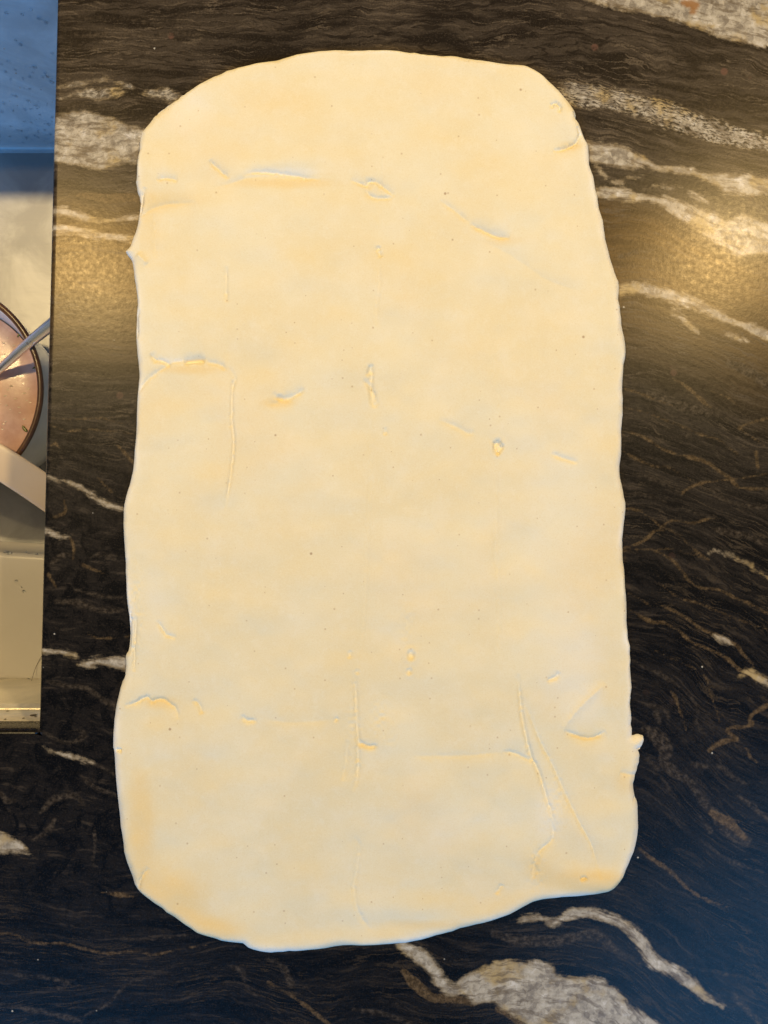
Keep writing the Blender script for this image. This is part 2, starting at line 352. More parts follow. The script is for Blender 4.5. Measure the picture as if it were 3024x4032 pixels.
D_line = [
 (Z0([(80, 92), (250, 95), (420, 105), (560, 118), (700, 115), (880, 145), (1000, 125), (1150, 145), (1300, 185)]), [2, 3, 3, 4, 3, 4, 4, 5, 2]),
 (Z0([(120, 190), (200, 195), (330, 188), (500, 195), (620, 190), (760, 185), (830, 205)]), [4, 8, 4, 4, 6, 9, 3]),
 (Z1([(1080, 390), (1140, 400)]), [6, 3]), (Z1([(1480, 470), (1560, 490), (1640, 490)]), [5, 8, 5]), (Z1([(300, 290), (450, 300), (620, 320)]), [3, 6, 2]),
 (Z1([(700, 520), (850, 555), (1000, 590)]), [2, 5, 2]), (Z1([(520, 0), (640, 30)]), [2, 2]),
 (Z2([(560, 540), (800, 470), (1000, 530)]), [3, 16, 10]), (Z2([(900, 540), (1200, 640), (1400, 690), (1700, 720)]), [10, 22, 26, 30]),
 (Z2([(1300, 560), (1500, 570), (1700, 600)]), [6, 16, 16]),
 (Z2([(680, 920), (900, 1030), (1120, 1180)]), [2, 3, 2]), (Z2([(480, 1030), (620, 990)]), [8, 6]),
 (Z3([(60, 1270), (200, 1225), (330, 1260), (560, 1290)]), [3, 5, 4, 4]), (Z3([(260, 1660), (310, 1700), (280, 1750)]), [2, 4, 2]),
 (Z3([(40, 1990), (250, 2000), (600, 2030)]), [2, 3, 2]), (Z3([(40, 60), (140, 30)]), [5, 4]),
 (Z3([(60, 240), (240, 215), (420, 225), (500, 230)]), [5, 6, 4, 3]),
 (Z4([(70, 160), (250, 155), (420, 165), (640, 200)]), [2, 2, 3, 2]), (Z4([(250, 370), (420, 385), (640, 430)]), [2, 3, 2]),
 (Z4([(80, 1230), (160, 1170), (230, 1160)]), [6, 12, 4]), (Z4([(320, 1190), (420, 1160), (520, 1200)]), [3, 4, 3]),
 (Z4([(120, 1480), (260, 1490), (420, 1540), (560, 1540)]), [8, 14, 10, 4]), (Z4([(250, 1400), (420, 1440), (560, 1450)]), [4, 8, 4]),
 (Z4([(60, 2010), (180, 2040), (330, 2060), (420, 2130), (540, 2200)]), [6, 9, 8, 10, 8]),
 (Z5([(680, 1200), (800, 1310), (900, 1360), (1020, 1395)]), [3, 7, 8, 4]), (Z5([(800, 1110), (900, 1160), (1010, 1230)]), [6, 6, 4]),
 (Z5([(820, 1700), (825, 1850), (810, 1980), (845, 2015)]), [3, 5, 5, 3]), (Z5([(380, 850), (520, 920), (640, 930), (740, 860), (640, 820)]), [4, 5, 6, 6, 3]),
 (Z5([(350, 1550), (470, 1430), (640, 1400), (740, 1480)]), [5, 14, 10, 4]), (Z5([(290, 1780), (420, 1700), (480, 1600)]), [6, 10, 4]), (Z5([(0, 1370), (60, 1450), (130, 1440)]), [8, 10, 6]),
 (Z6([(340, 505), (500, 515), (620, 515), (780, 498)]), [1, 3, 3, 1]), (Z6([(930, 620), (990, 650), (1000, 700), (1045, 748)]), [4, 7, 7, 4]),
 (Z6([(300, 850), (440, 780), (520, 700), (640, 660)]), [3, 4, 4, 2]), (Z6([(1095, 600), (1160, 640), (1190, 700)]), [4, 14, 10]), (Z6([(60, 660), (270, 690), (240, 720)]), [4, 8, 5]),
 (Z6([(1440, 800), (1560, 820), (1700, 870)]), [6, 8, 6]), (Z6([(0, 780), (200, 820), (330, 850)]), [6, 10, 8]),
 (Z7([(560, 490), (680, 515), (800, 515), (880, 500), (960, 485), (1010, 520), (1060, 560), (1150, 610)]), [14, 20, 22, 20, 18, 18, 10, 4]),
 (Z7([(1300, 620), (1450, 640), (1700, 700)]), [3, 5, 5]), (Z7([(1390, 110), (1500, 190), (1640, 240)]), [3, 6, 4]), (Z7([(1520, 740), (1620, 840)]), [10, 14]),
 (Z8([(380, 930), (520, 970), (680, 1040), (780, 1100)]), [2, 3, 4, 5]), (Z8([(330, 1090), (480, 1110), (640, 1150)]), [2, 4, 3]), (Z8([(740, 1200), (900, 1250), (1030, 1290)]), [2, 4, 4]),
 (Z8([(500, 300), (700, 370), (900, 430), (1050, 470)]), [8, 20, 20, 6]), (Z8([(1150, 60), (1300, 130), (1500, 260)]), [14, 20, 20]), (Z8([(600, 660), (700, 650), (850, 625)]), [2, 4, 2]),
 (Z8([(1050, 1380), (1250, 1420), (1400, 1480)]), [10, 12, 10]), (Z8([(1000, 1060), (1150, 1150), (1300, 1190), (1500, 1200)]), [3, 4, 6, 4]),
 (Z9([(550, 1090), (640, 1130), (700, 1200), (740, 1280), (720, 1370), (790, 1450), (880, 1510), (1000, 1570)]), [14, 30, 34, 24, 18, 22, 16, 8]),
 (Z9([(980, 1600), (1080, 1740), (1160, 1820), (1240, 1920), (1350, 2020), (1450, 2090)]), [10, 16, 16, 24, 28, 24]),
 (Z9([(650, 940), (680, 1010)]), [12, 8]), (Z9([(570, 860), (680, 880), (750, 930), (760, 980)]), [10, 8, 6, 3]),
 (Z9([(430, 450), (560, 530), (700, 590), (840, 690), (960, 790), (1030, 920)]), [2, 4, 4, 5, 4, 3]), (Z9([(1000, 1000), (1090, 1130)]), [8, 5]),
 (Z9([(1200, 1400), (1330, 1500), (1480, 1580)]), [10, 12, 6]), (Z9([(1000, 1400), (1120, 1420)]), [12, 6]), (Z9([(1380, 1680), (1500, 1760), (1660, 1900)]), [8, 10, 8]),
 (Z9([(580, 1350), (660, 1440)]), [8, 8]), (Z9([(700, 1520), (770, 1620)]), [6, 8]), (Z9([(1040, 1860), (1140, 2000)]), [6, 10]),
]
FLOW = [   # layering: polylines of equal level
 (0, [(2302, 0), (2586, 62), (2821, 142), (3024, 191), (3500, 290)]),
 (100, [(240, 90), (1000, 100), (1500, 95), (2000, 90), (2500, 140), (2800, 200), (3024, 265)]),
 (240, [(236, 225), (600, 235), (900, 260), (1300, 245), (2200, 300), (2600, 380), (3024, 470)]),
 (385, [(230, 395), (380, 365), (500, 352), (650, 380), (2259, 360), (2432, 395), (2555, 426), (2710, 481), (2864, 531), (3024, 568)]),
 (560, Z2([(235, 110), (350, 115), (520, 155), (640, 220), (780, 300), (1060, 325), (1300, 365), (1659, 395)])),
 (650, Z3([(0, 620), (200, 650), (360, 685), (560, 640), (760, 620)])),
 (700, Z2([(270, 400), (600, 440), (900, 500), (1200, 600), (1450, 660), (1659, 700)])),
 (790, Z2([(300, 550), (580, 600), (850, 640), (1090, 830), (1340, 990), (1500, 1050), (1659, 1080)])),
 (830, Z3([(0, 975), (120, 985), (350, 1057), (560, 1030), (700, 1020)])),
 (1000, Z2([(380, 1000), (700, 1020), (1000, 1110), (1300, 1250), (1659, 1400)])),
 (1010, [(210, 1000), (350, 985), (500, 1000)]),
 (1140, Z2([(470, 1285), (600, 1275), (850, 1330), (1120, 1425), (1380, 1548), (1659, 1655)])),
 (1270, [(210, 1275), (400, 1268), (530, 1290)]),
 (1440, [(2450, 1440), (2650, 1480), (2850, 1570), (3024, 1690)]),
 (1600, [(195, 1600), (400, 1592), (540, 1605)]),
 (1600, Z8([(310, 410), (480, 450), (800, 570), (1050, 660), (1240, 800), (1456, 900)])),
 (1700, Z8([(300, 600), (480, 650), (720, 780), (960, 840), (1140, 960), (1456, 1060)])),
 (1930, Z4([(70, 640), (220, 685), (360, 765), (520, 850), (620, 865)])),
 (1970, Z8([(310, 1100), (640, 1150), (1030, 1290), (1456, 1420)])),
 (2165, Z8([(310, 1550), (540, 1540), (720, 1640), (850, 1800), (1050, 1850), (1300, 1960), (1456, 2050)])),
 (2400, [(180, 2400), (330, 2395), (520, 2420)]),
 (2330, Z9([(400, 60), (780, 100), (960, 180), (1180, 290), (1380, 390), (1560, 540)])),
 (2560, [(175, 2565), (290, 2580), (520, 2595)]),
 (2480, Z9([(430, 330), (760, 430), (1010, 540), (1100, 640), (1190, 900), (1225, 1020)])),
 (2780, Z9([(440, 900), (700, 1000), (900, 1200), (1100, 1420), (1400, 1620), (1659, 1800)])),
 (2800, [(170, 2760), (330, 2800), (450, 2850)]),
 (3000, Z5([(0, 930), (320, 960), (560, 1040), (800, 1115), (1000, 1225)])),
 (3100, [(2510, 3130), (2700, 3290), (2870, 3420), (3024, 3500)]),
 (3350, [(0, 3390), (200, 3380), (500, 3430)]),
 (3350, [(2480, 3420), (2620, 3480), (2800, 3590), (3024, 3680)]),
 (3560, Z7([(560, 440), (730, 425), (960, 410), (1110, 475), (1200, 600), (1350, 690), (1500, 780)])),
 (3700, Z6([(0, 490), (260, 535), (440, 575), (630, 580), (850, 545)])),
 (3800, Z7([(200, 560), (350, 690), (560, 600), (810, 650), (1000, 670), (1240, 855)])),
 (3950, [(0, 3960), (500, 3900), (900, 3880), (1300, 4000)]),
]

def rbf_field(P):
    pts, val = [], []
    for v, l in FLOW:
        l = np.array(l, float); L = np.r_[0, np.cumsum(np.hypot(*(l[1:]-l[:-1]).T))]
        for t in np.arange(0, L[-1], 130):
            pts.append((np.interp(t, L, l[:, 0]), np.interp(t, L, l[:, 1]))); val.append(v)
    for p, v in (((-3000, 0), 0), ((-3000, 2000), 2000), ((-3000, 4000), 4000), ((6500, 1300), 0), ((6500, 4500), 2500), ((1500, 2000), 1900), ((1500, 6000), 5600), ((1500, -2000), -1800), ((1500, 3000), 2850), ((1500, 1000), 950)):
        pts.append(p); val.append(v)
    A = np.array(pts)/1000; v = np.array(val)/1000; n = len(A)
    K = np.hypot(A[:, None, 0]-A[None, :, 0], A[:, None, 1]-A[None, :, 1])
    Pm = np.c_[np.ones(n), A]
    M = np.block([[K-0.02*np.eye(n), Pm], [Pm.T, np.zeros((3, 3))]])
    s = np.linalg.solve(M, np.r_[v, 0, 0, 0]); wgt, aff = s[:n], s[n:]
    out = np.empty(len(P))
    for i in range(0, len(P), 20000):
        q = P[i:i+20000]/1000
        out[i:i+20000] = np.hypot(q[:, None, 0]-A[None, :, 0], q[:, None, 1]-A[None, :, 1])@wgt + aff[0]+q@aff[1:]
    return out*10     # in hundreds of pixels

def build_countertop():
    ys = np.unique(np.r_[np.linspace(-3500, -110, 14), np.arange(-110, 2890, 8.0), 2890, np.arange(2898, 4130, 8.0), np.linspace(4140, 6800, 14)])
    us = np.unique(np.r_[np.linspace(-7000, -4300, 10), np.linspace(-4300, -240, 18), np.arange(-240, 0, 8.0), 0, np.arange(8, 3000, 8.0), np.linspace(3010, 5500, 12)])
    U, Yy = np.meshgrid(us, ys); nx, ny = len(us), len(ys)
    X = U+edge_x(Yy)
    P = np.c_[X.ravel(), Yy.ravel()].astype(np.float32)
    fields = {}
    BIG = 400.0
    def field(polys, lines):
        f = np.full(len(P), BIG, np.float32)
        for p in polys:
            idx = near(P, p, 60); q = P[idx]
            d, _, _ = seg_dist(q, p, True); d[inside(q, p)] *= -1
            f[idx] = np.minimum(f[idx], d)
        for l, hw in lines:
            l2 = catmull(l, 4); idx = near(P, l2, 60+max(hw)); q = P[idx]
            hv = np.interp(np.linspace(0, 1, len(l2)), np.linspace(0, 1, len(hw)), hw)
            d, _, _ = seg_dist(q, l2, False, hv)
            f[idx] = np.minimum(f[idx], d)
        return np.clip(f, -60, 60)/100
    fields['quartz'] = field(Q_poly, Q_line)
    fields['gold'] = field([], G_line)
    fields['dim'] = field([], D_line)
    sp, _, _ = seg_dist(P, Q_line[0][0]); sp2, _, _ = seg_dist(P, Z3([(30, 330), (300, 330), (600, 420)])); sp3, _, _ = seg_dist(P, Z3([(0, 130), (500, 130), (900, 130)]))
    fields['speckle'] = np.clip(np.maximum(1.0*(sp < 85), np.maximum(0.42*np.clip((190-sp2)/60, 0, 1), 0.75*np.clip((70-sp3)/30, 0, 1))), 0, 1)
    ru, _, _ = seg_dist(P, [(2690, 8), (2735, 20), (2728, 45)], False, [14, 24, 16])
    fields['rust'] = np.clip(ru, -60, 60)/100
    fields['phi'] = rbf_field(P.astype(float)); fields['psi'] = P[:, 0]/100+0.25*P[:, 1]/100
    # brown to black along the slab: part own colour, mostly light put into it
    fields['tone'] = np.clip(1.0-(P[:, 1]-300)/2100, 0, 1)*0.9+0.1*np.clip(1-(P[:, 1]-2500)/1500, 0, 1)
    ch, _, _ = seg_dist(P, [(150, 2150), (350, 2250), (300, 2750), (200, 3200), (350, 3350)])
    ch2, _, _ = seg_dist(P, [(2480, 2850), (2680, 2950)])
    fields['chaos'] = np.maximum(np.clip((420-ch)/220, 0, 1), 0.6*np.clip((220-ch2)/120, 0, 1))
    ph = fields['phi']
    fields['amber_glow'] = np.clip((ph-7.2)/1.6, 0, 1)*np.clip((15.2-ph)/4.0, 0, 1)       # lamp glow painted along a band of browner layers
    # round the cut-out's corner
    R = 26.0
    ci = np.argmin(abs(us)); rj = np.argmin(abs(ys-2890))
    Px = X.copy(); Py = Yy.copy()
    for dj in range(0, 4):
        y = ys[rj-dj]; off = max(0, R-(2890-y))
        Px[rj-dj, ci] -= R-math.sqrt(max(R*R-off*off, 0))
    for di in range(1, 4):
        u = -us[ci-di]; off = max(0, R-u)
        Py[rj, ci-di] -= R-math.sqrt(max(R*R-off*off, 0))
    Px[rj, ci] -= 2; Py[rj, ci] += 0
    V = np.c_[(Px.ravel()-1512)*H/F, (2016-Py.ravel())*H/F, np.zeros(P.shape[0])]
    J, I = np.meshgrid(np.arange(ny-1), np.arange(nx-1), indexing='ij')
    cu = (us[I]+us[I+1])/2; cy = (ys[J]+ys[J+1])/2
    keep = ~((cu < 0) & (cu > -4300) & (cy > -110) & (cy < 2890))
    a = (J*nx+I)[keep]; Q = np.c_[a+nx, a+nx+1, a+1, a]
    # edges of the slab: an eased arris and the polished side, 30 mm deep
    i0 = np.argmin(abs(us+4300)); j0 = np.argmin(abs(ys+110))
    loop = [(rj, i) for i in range(i0, ci)]+[(j, ci) for j in range(rj, j0, -1)]+[(j0, i) for i in range(ci, i0, -1)]+[(j, i0) for j in range(j0, rj)]
    lid = np.array([j*nx+i for j, i in loop]); n = len(lid)
    base = V[lid]; cen = base.mean(0)
    t = np.roll(base, -1, 0)-np.roll(base, 1, 0); t /= np.linalg.norm(t, axis=1)[:, None]+1e-9
    nrm = np.c_[-t[:, 1], t[:, 0], 0*t[:, 0]]
    s = np.sign(((cen-base)*nrm).sum(1).mean()); nrm *= s
    rings = [lid]; Vx = [V]; cnt = len(V); src = [np.arange(len(V))]
    for off, z in ((0.0009, -0.0003), (0.0018, -0.0010), (0.0025, -0.0022), (0.0028, -0.0038), (0.0028, -0.0185), (0.0020, -0.020), (-0.02, -0.020)):
        Vx.append(base+nrm*off+np.array([0, 0, z])); rings.append(np.arange(cnt, cnt+n)); cnt += n; src.append(lid)
    for r0, r1 in zip(rings[:-1], rings[1:]):
        q = np.c_[r0, np.roll(r0, -1), np.roll(r1, -1), r1]
        Q = np.vstack([Q, q])
    V = np.vstack(Vx); src = np.concatenate(src)
    o = mesh_np('countertop', V, Q, M_stone)
    for k, f in fields.items():
        at = o.data.attributes.new(k, 'FLOAT', 'POINT'); at.data.foreach_set('value', np.asarray(f, np.float32)[src])
    return tag(o, 'dark brown and black layered stone countertop with white quartz veins', None, kind='structure')
counter = build_countertop()

# ------------------------------------------------------------------ the sheet of dough
def dough_material():
    n = N('raw_dough'); co = n.co()
    p1 = n.noise(co, 14, 4, 0.6); p2 = n.noise(co, 46, 4, 0.6); fine = n.noise(co, 420, 4, 0.7)
    c = n.mix(n.step(p1, 0.35, 0.68), (0.785, 0.685, 0.455), (0.805, 0.735, 0.54))
    c = n.mix(n.math('MULTIPLY', n.step(n.noise(co, 130, 4, 0.7), 0.52, 0.7), 0.3), c, (0.85, 0.79, 0.63))
    c = n.mix(n.math('MULTIPLY', n.step(n.noise(co, 11, 3, 0.5), 0.50, 0.72), 0.55), c, (0.80, 0.655, 0.40))
    c = n.mix(n.math('MULTIPLY', n.step(p2, 0.45, 0.7), 0.35), c, (0.84, 0.775, 0.61))
    c = n.mix(n.math('MULTIPLY', n.step(fine, 0.5, 0.75), 0.22), c, (0.86, 0.80, 0.65))
    c = n.mix(n.math('MULTIPLY', n.attr('lit_rim'), 0.9), c, (0.92, 0.91, 0.89))     # bright lit rim painted into the colour
    lit = n.math('ADD', n.attr('lit_tint'), n.math('MULTIPLY', n.math('SUBTRACT', n.noise(co, 40, 5, 0.65), 0.5), 0.55))  # lamp-warm and window-pale patches painted into the dough's colour
    c = n.mix(n.math('MULTIPLY', n.step(lit, 0.12, 0.95), 0.75), c, (0.80, 0.615, 0.30))
    c = n.mix(n.math('MULTIPLY', n.step(lit, -0.12, -0.85), 0.45), c, (0.86, 0.82, 0.72))
    dust = n.noise(co, 1100, 3, 0.8)
    c = n.mix(n.math('MULTIPLY', n.step(dust, 0.50, 0.66), 0.24), c, (0.88, 0.83, 0.70))
    c = n.mix(n.math('MULTIPLY', n.step(dust, 0.46, 0.34), 0.30), c, (0.70, 0.57, 0.34))
    # bran specks of the flour
    vd, vc = n.vor(co, 170); r = n.xyz(vc)
    sp = n.math('MULTIPLY', n.step(vd, n.math('ADD', n.math('MULTIPLY', r[1], 0.12), 0.05), 0.03), n.math('GREATER_THAN', r[0], 0.60))
    c = n.mix(n.math('MULTIPLY', sp, 0.5), c, (0.40, 0.24, 0.10))
    vd, vc = n.vor(co, 48); r = n.xyz(vc)
    sp = n.math('MULTIPLY', n.step(vd, 0.055, 0.02), n.math('GREATER_THAN', r[0], 0.72))
    c = n.mix(n.math('MULTIPLY', sp, 0.65), c, (0.30, 0.16, 0.07))
    n.set(Base_Color=c, Roughness=0.62)
    n.b.inputs['Specular IOR Level'].default_value = 0.3
    n.bump(n.math('ADD', n.math('MULTIPLY', fine, 0.5), n.noise(co, 170, 4, 0.6)), 0.16, 0.0005)
    return n.m
M_dough = dough_material()

OUT = [(345,250),(390,212),(435,185),(480,163),(515,150),(555,142),(600,133),(640,122),(690,114),(740,112),(800,113),(860,115),(895,122),(940,126),(990,128),(1040,134),(1090,141),(1130,144),(1155,155),(1180,175),(1205,200),
 (1225,225),(1238,243),(1243,255),(1241,262),(1247,270),(1254,285),(1262,305),(1269,320),(1272,360),(1283,400),(1290,440),(1300,480),(1308,520),(1318,560),(1326,590),(1333,610),(1336,650),(1338,690),(1345,730),(1349,750),(1346,790),(1343,830),(1344,880),(1341,930),(1340,980),(1336,1020),(1344,1060),(1350,1100),(1344,1150),(1343,1190),(1348,1250),(1351,1300),(1354,1360),(1359,1410),(1361,1450),(1361,1500),(1362,1550),(1364,1580),
 (1366,1586),(1375,1583),(1383,1586),(1389,1588),(1390,1598),(1384,1610),(1376,1615),(1379,1625),(1378,1645),(1370,1670),(1366,1700),(1374,1725),(1378,1770),(1374,1810),(1362,1850),(1345,1885),
 (1325,1915),(1300,1925),(1260,1931),(1210,1935),(1170,1940),(1140,1950),(1100,1972),(1060,1985),(1010,1998),(960,2012),(910,2027),(860,2034),(810,2037),(740,2040),(690,2046),(640,2050),(600,2054),(560,2052),(525,2036),(480,2025),(430,2010),(395,1985),(365,1967),(355,1957),(325,1935),(300,1915),
 (285,1880),(275,1850),(265,1800),(258,1740),(252,1680),(248,1620),(246,1611),(248,1560),(250,1545),(258,1500),(272,1450),(274,1415),(280,1400),(283,1380),(281,1330),(276,1290),(274,1250),(272,1200),(269,1150),(270,1100),(275,1070),(285,1035),(292,1000),(294,960),(297,920),(298,870),(301,830),(302,810),(299,770),(296,720),(298,680),(300,650),(294,610),(289,580),(286,565),(277,553),(273,545),(284,534),(290,515),(300,485),(303,460),(304,435),(298,418),(296,398),(300,365),(302,330),(310,290),(330,262)]
OUT = np.array(OUT, float)*(3024/1659)
CORN = [(345,250),(1205,200),(1345,1885),(300,1915)]

ZA = lambda p: zoom(500, 600, 1.508, p)
ZB = lambda p: zoom(1300, 600, 1.508, p)
ZC = lambda p: zoom(400, 2400, 1.508, p)
ZD = lambda p: zoom(1300, 2300, 1.276, p)
ZE = lambda p: zoom(2100, 350, 4.917, p)
GROOVES = [   # polyline, depth mm, half width above (px), half width below (px)
 (ZA([(700, 162), (750, 142), (830, 138), (980, 152), (1070, 168), (1155, 180)]), 1.1, 24, 12),
 (ZA([(520, 225), (620, 200), (760, 168), (950, 168), (1100, 190)]), 0.35, 14, 34),
 (ZA([(500, 72), (545, 115), (615, 172)]), 0.8, 14, 8),
 (ZA([(190, 182), (260, 176), (320, 188)]), 0.5, 18, 8),
 (ZA([(1330, 180), (1420, 215), (1430, 192), (1480, 195), (1540, 237), (1590, 278)]), 1.0, 16, 9),
 (ZA([(1420, 215), (1435, 262), (1480, 284), (1580, 284)]), 0.5, 7, 12),
 (ZA([(90, 420), (130, 370), (230, 325), (420, 315)]), 0.35, 16, 30),
 (ZA([(170, 380), (180, 640)]), 0.25, 14, 14),
 (ZA([(125, 230), (105, 290), (90, 400)]), 0.5, 9, 9),
 (ZB([(650, 300), (740, 365), (825, 438)]), 0.35, 10, 10),
 (ZB([(825, 438), (900, 477), (985, 515), (1060, 525)]), 1.3, 20, 10),
 (ZB([(860, 530), (960, 570), (1120, 660), (1280, 770), (1480, 835)]), 0.28, 30, 40),
 (ZB([(290, 570), (282, 590), (305, 640)]), 0.7, 8, 8), (ZB([(285, 650), (290, 800), (275, 950), (280, 1040)]), 0.28, 8, 8),
 (ZA([(150, 1205), (180, 1240), (230, 1250), (270, 1278)]), 1.1, 16, 8),
 (ZA([(345, 1258), (400, 1247), (475, 1250)]), 2.3, 14, 6),
 (ZA([(475, 1250), (560, 1270), (600, 1300)]), 0.7, 14, 10), (ZA([(250, 1260), (350, 1245), (500, 1235)]), 0.6, 22, 12),
 (ZA([(80, 1440), (120, 1370), (200, 1305), (270, 1272)]), 0.6, 14, 16),
 (ZA([(612, 1280), (638, 1325), (650, 1362), (640, 1375), (632, 1450), (630, 1600), (640, 1700), (635, 1810), (615, 1980), (590, 2120)]), 0.75, 7, 7),
 (ZA([(880, 1430), (900, 1462), (930, 1470), (1000, 1450), (1060, 1412)]), 0.9, 18, 12), (ZA([(840, 1500), (920, 1490), (1000, 1470)]), 0.35, 12, 26),
 (ZA([(1455, 1270), (1453, 1330), (1450, 1400), (1465, 1440), (1478, 1480), (1490, 1505)]), 1.0, 8, 8), (ZA([(1405, 1355), (1430, 1380), (1450, 1410), (1455, 1460), (1462, 1505), (1490, 1507)]), 0.9, 8, 8),
 (ZA([(1455, 1270), (1425, 1340)]), 0.5, 7, 7), (ZA([(1535, 1640), (1535, 1680)]), 0.6, 7, 7),
 (ZA([(598, 690), (596, 800), (600, 900)]), 0.45, 8, 8), (ZA([(595, 1000), (600, 1250)]), 0.15, 10, 10),
 (ZB([(250, 1530), (245, 1700), (240, 1900), (225, 2200), (205, 2700), (160, 3100)]), 0.22, 9, 9),
 ([(1500, 560), (1492, 760), (1490, 960)], 0.18, 9, 9), ([(1958, 1250), (1962, 1500), (1958, 1720)], 0.16, 10, 10),
 (ZB([(640, 1590), (760, 1640), (810, 1668), (860, 1665)]), 0.4, 14, 14),
 (ZB([(965, 1745), (985, 1728), (1008, 1735)]), 1.3, 14, 5), (ZB([(1010, 1735), (1012, 1760), (990, 1800)]), 1.1, 6, 7), (ZB([(968, 1745), (990, 1800)]), 0.9, 6, 7),
 (ZB([(1300, 1790), (1370, 1820), (1460, 1845)]), 0.6, 14, 9), (ZB([(980, 1820), (985, 2100), (975, 2400), (990, 2500), (1000, 3000)]), 0.22, 9, 9),
 (ZB([(965, 1100), (968, 1400)]), 0.14, 14, 14),
 (ZC([(150, 560), (210, 545), (280, 512), (310, 537), (345, 525), (385, 530), (410, 550), (450, 580), (472, 640)]), 0.85, 9, 20),
 (ZC([(550, 525), (590, 565), (607, 610)]), 0.7, 12, 8), (ZC([(840, 615), (870, 650), (930, 650)]), 0.75, 9, 12), (ZC([(960, 640), (1150, 660), (1380, 640)]), 0.25, 30, 16),
 (ZC([(1500, 350), (1510, 500), (1518, 650), (1523, 800), (1520, 980), (1495, 1060)]), 0.85, 9, 9), (ZC([(1523, 790), (1550, 785), (1590, 802), (1640, 790)]), 1.0, 9, 12),
 (ZC([(340, 60), (370, 105), (400, 145), (460, 157)]), 0.65, 14, 10),
 (ZC([(220, 20), (210, 200), (205, 360)]), 0.5, 8, 8), (ZC([(190, 0), (185, 120), (180, 250)]), 0.5, 6, 6),
 (ZC([(1500, 1330), (1530, 1390), (1515, 1540), (1500, 1650), (1530, 1780), (1600, 1880)]), 0.4, 10, 10), (ZC([(300, 1500), (260, 1560), (240, 1630)]), 0.4, 10, 10),
 (ZC([(100, 820), (140, 822)]), 0.8, 8, 6), (ZC([(1480, 240), (1475, 280)]), 0.6, 6, 6), (ZC([(1385, 640), (1410, 640)]), 0.8, 7, 8), (ZC([(1460, 760), (1450, 900), (1430, 1000)]), 0.4, 12, 6),
 (ZD([(935, 440), (948, 570), (965, 700), (1000, 840), (1040, 930), (1080, 1060), (1115, 1170)]), 1.0, 7, 12),
 (ZD([(960, 560), (1040, 760), (1110, 900), (1160, 1010), (1230, 1160), (1300, 1290), (1345, 1450)]), 0.65, 22, 14),
 (ZD([(1160, 720), (1240, 615), (1370, 490)]), -0.5, 16, 20), (ZD([(1170, 725), (1230, 755), (1285, 768), (1330, 760), (1375, 730)]), 0.8, 14, 18),
 (ZD([(400, 850), (640, 850), (860, 832)]), 0.3, 22, 22), (ZD([(860, 828), (920, 838), (1010, 880)]), 0.6, 10, 16),
 (ZD([(1080, 475), (1125, 460), (1140, 430)]), 0.5, 10, 10), (ZD([(1510, 1060), (1540, 1075)]), 0.8, 8, 8),
 (ZD([(1240, 1455), (1275, 1445)]), 0.5, 8, 6), (ZD([(1100, 1160), (1110, 1260), (1030, 1340), (1010, 1460)]), 0.45, 14, 10),
 (ZD([(830, 1540), (860, 1490)]), 0.4, 10, 10), (ZD([(1440, 930), (1530, 950)]), 0.4, 16, 20),
 (ZE([(340, 1255), (520, 1232), (700, 1172), (810, 1090), (850, 950), (800, 820)]), 0.85, 9, 16), (ZE([(730, 520), (780, 580), (830, 670)]), 1.6, 6, 5),
 (ZE([(340, 470), (330, 390), (375, 360), (430, 390), (475, 450), (450, 560)]), 0.5, 7, 7),
 ([(548, 1010), (575, 1035), (590, 1050)], -0.5, 14, 14), ([(560, 1225), (549, 1265), (550, 1340)], 0.6, 8, 8),
]
PITS = [((1107, 1571), 9, 1.2), ((1956, 1758), 14, 1.8), ((1957, 1788), 5, 1.3), ((1617, 2574), 13, 1.6), ((1610, 2637), 9, 1.2), ((1456, 737), 14, 0.7), ((2261, 470), 8, 1.2), ((1493, 985), 5, 1.0), ((1408, 2640), 7, 0.7)]
HUMPS = [ # centre, rx, ry (px), height mm: swells that turn to the lamp or to the window
 ((560, 3250), 70, 260, 0.9), ((690, 3520), 150, 110, 1.3), ((820, 3640), 180, 60, 0.9), ((2330, 3440), 130, 45, 1.5), ((2120, 3370), 80, 60, 0.7), ((2000, 3330), 100, 80, 0.6), ((2450, 3060), 60, 90, 0.7), ((2420, 3180), 70, 60, 0.6),
 ((2400, 3330), 80, 80, 0.7), ((750, 440), 150, 90, -0.5), ((880, 370), 160, 60, 0.6), ((1450, 510), 220, 60, -0.3), ((1100, 650), 300, 60, 0.5), ((640, 650), 120, 60, 0.5), ((2060, 820), 180, 90, 0.5), ((600, 2800), 60, 60, -0.4),
 ((570, 3020), 60, 80, -0.3), ((1050, 3300), 200, 160, 0.3), ((1750, 3450), 200, 70, -0.3), ((2420, 1250), 50, 200, 0.3), ((680, 3330), 70, 50, -0.4), ((2180, 3280), 60, 90, -0.5), ((2230, 480), 60, 60, 0.5), ((1600, 3560), 300, 50, 0.7)]

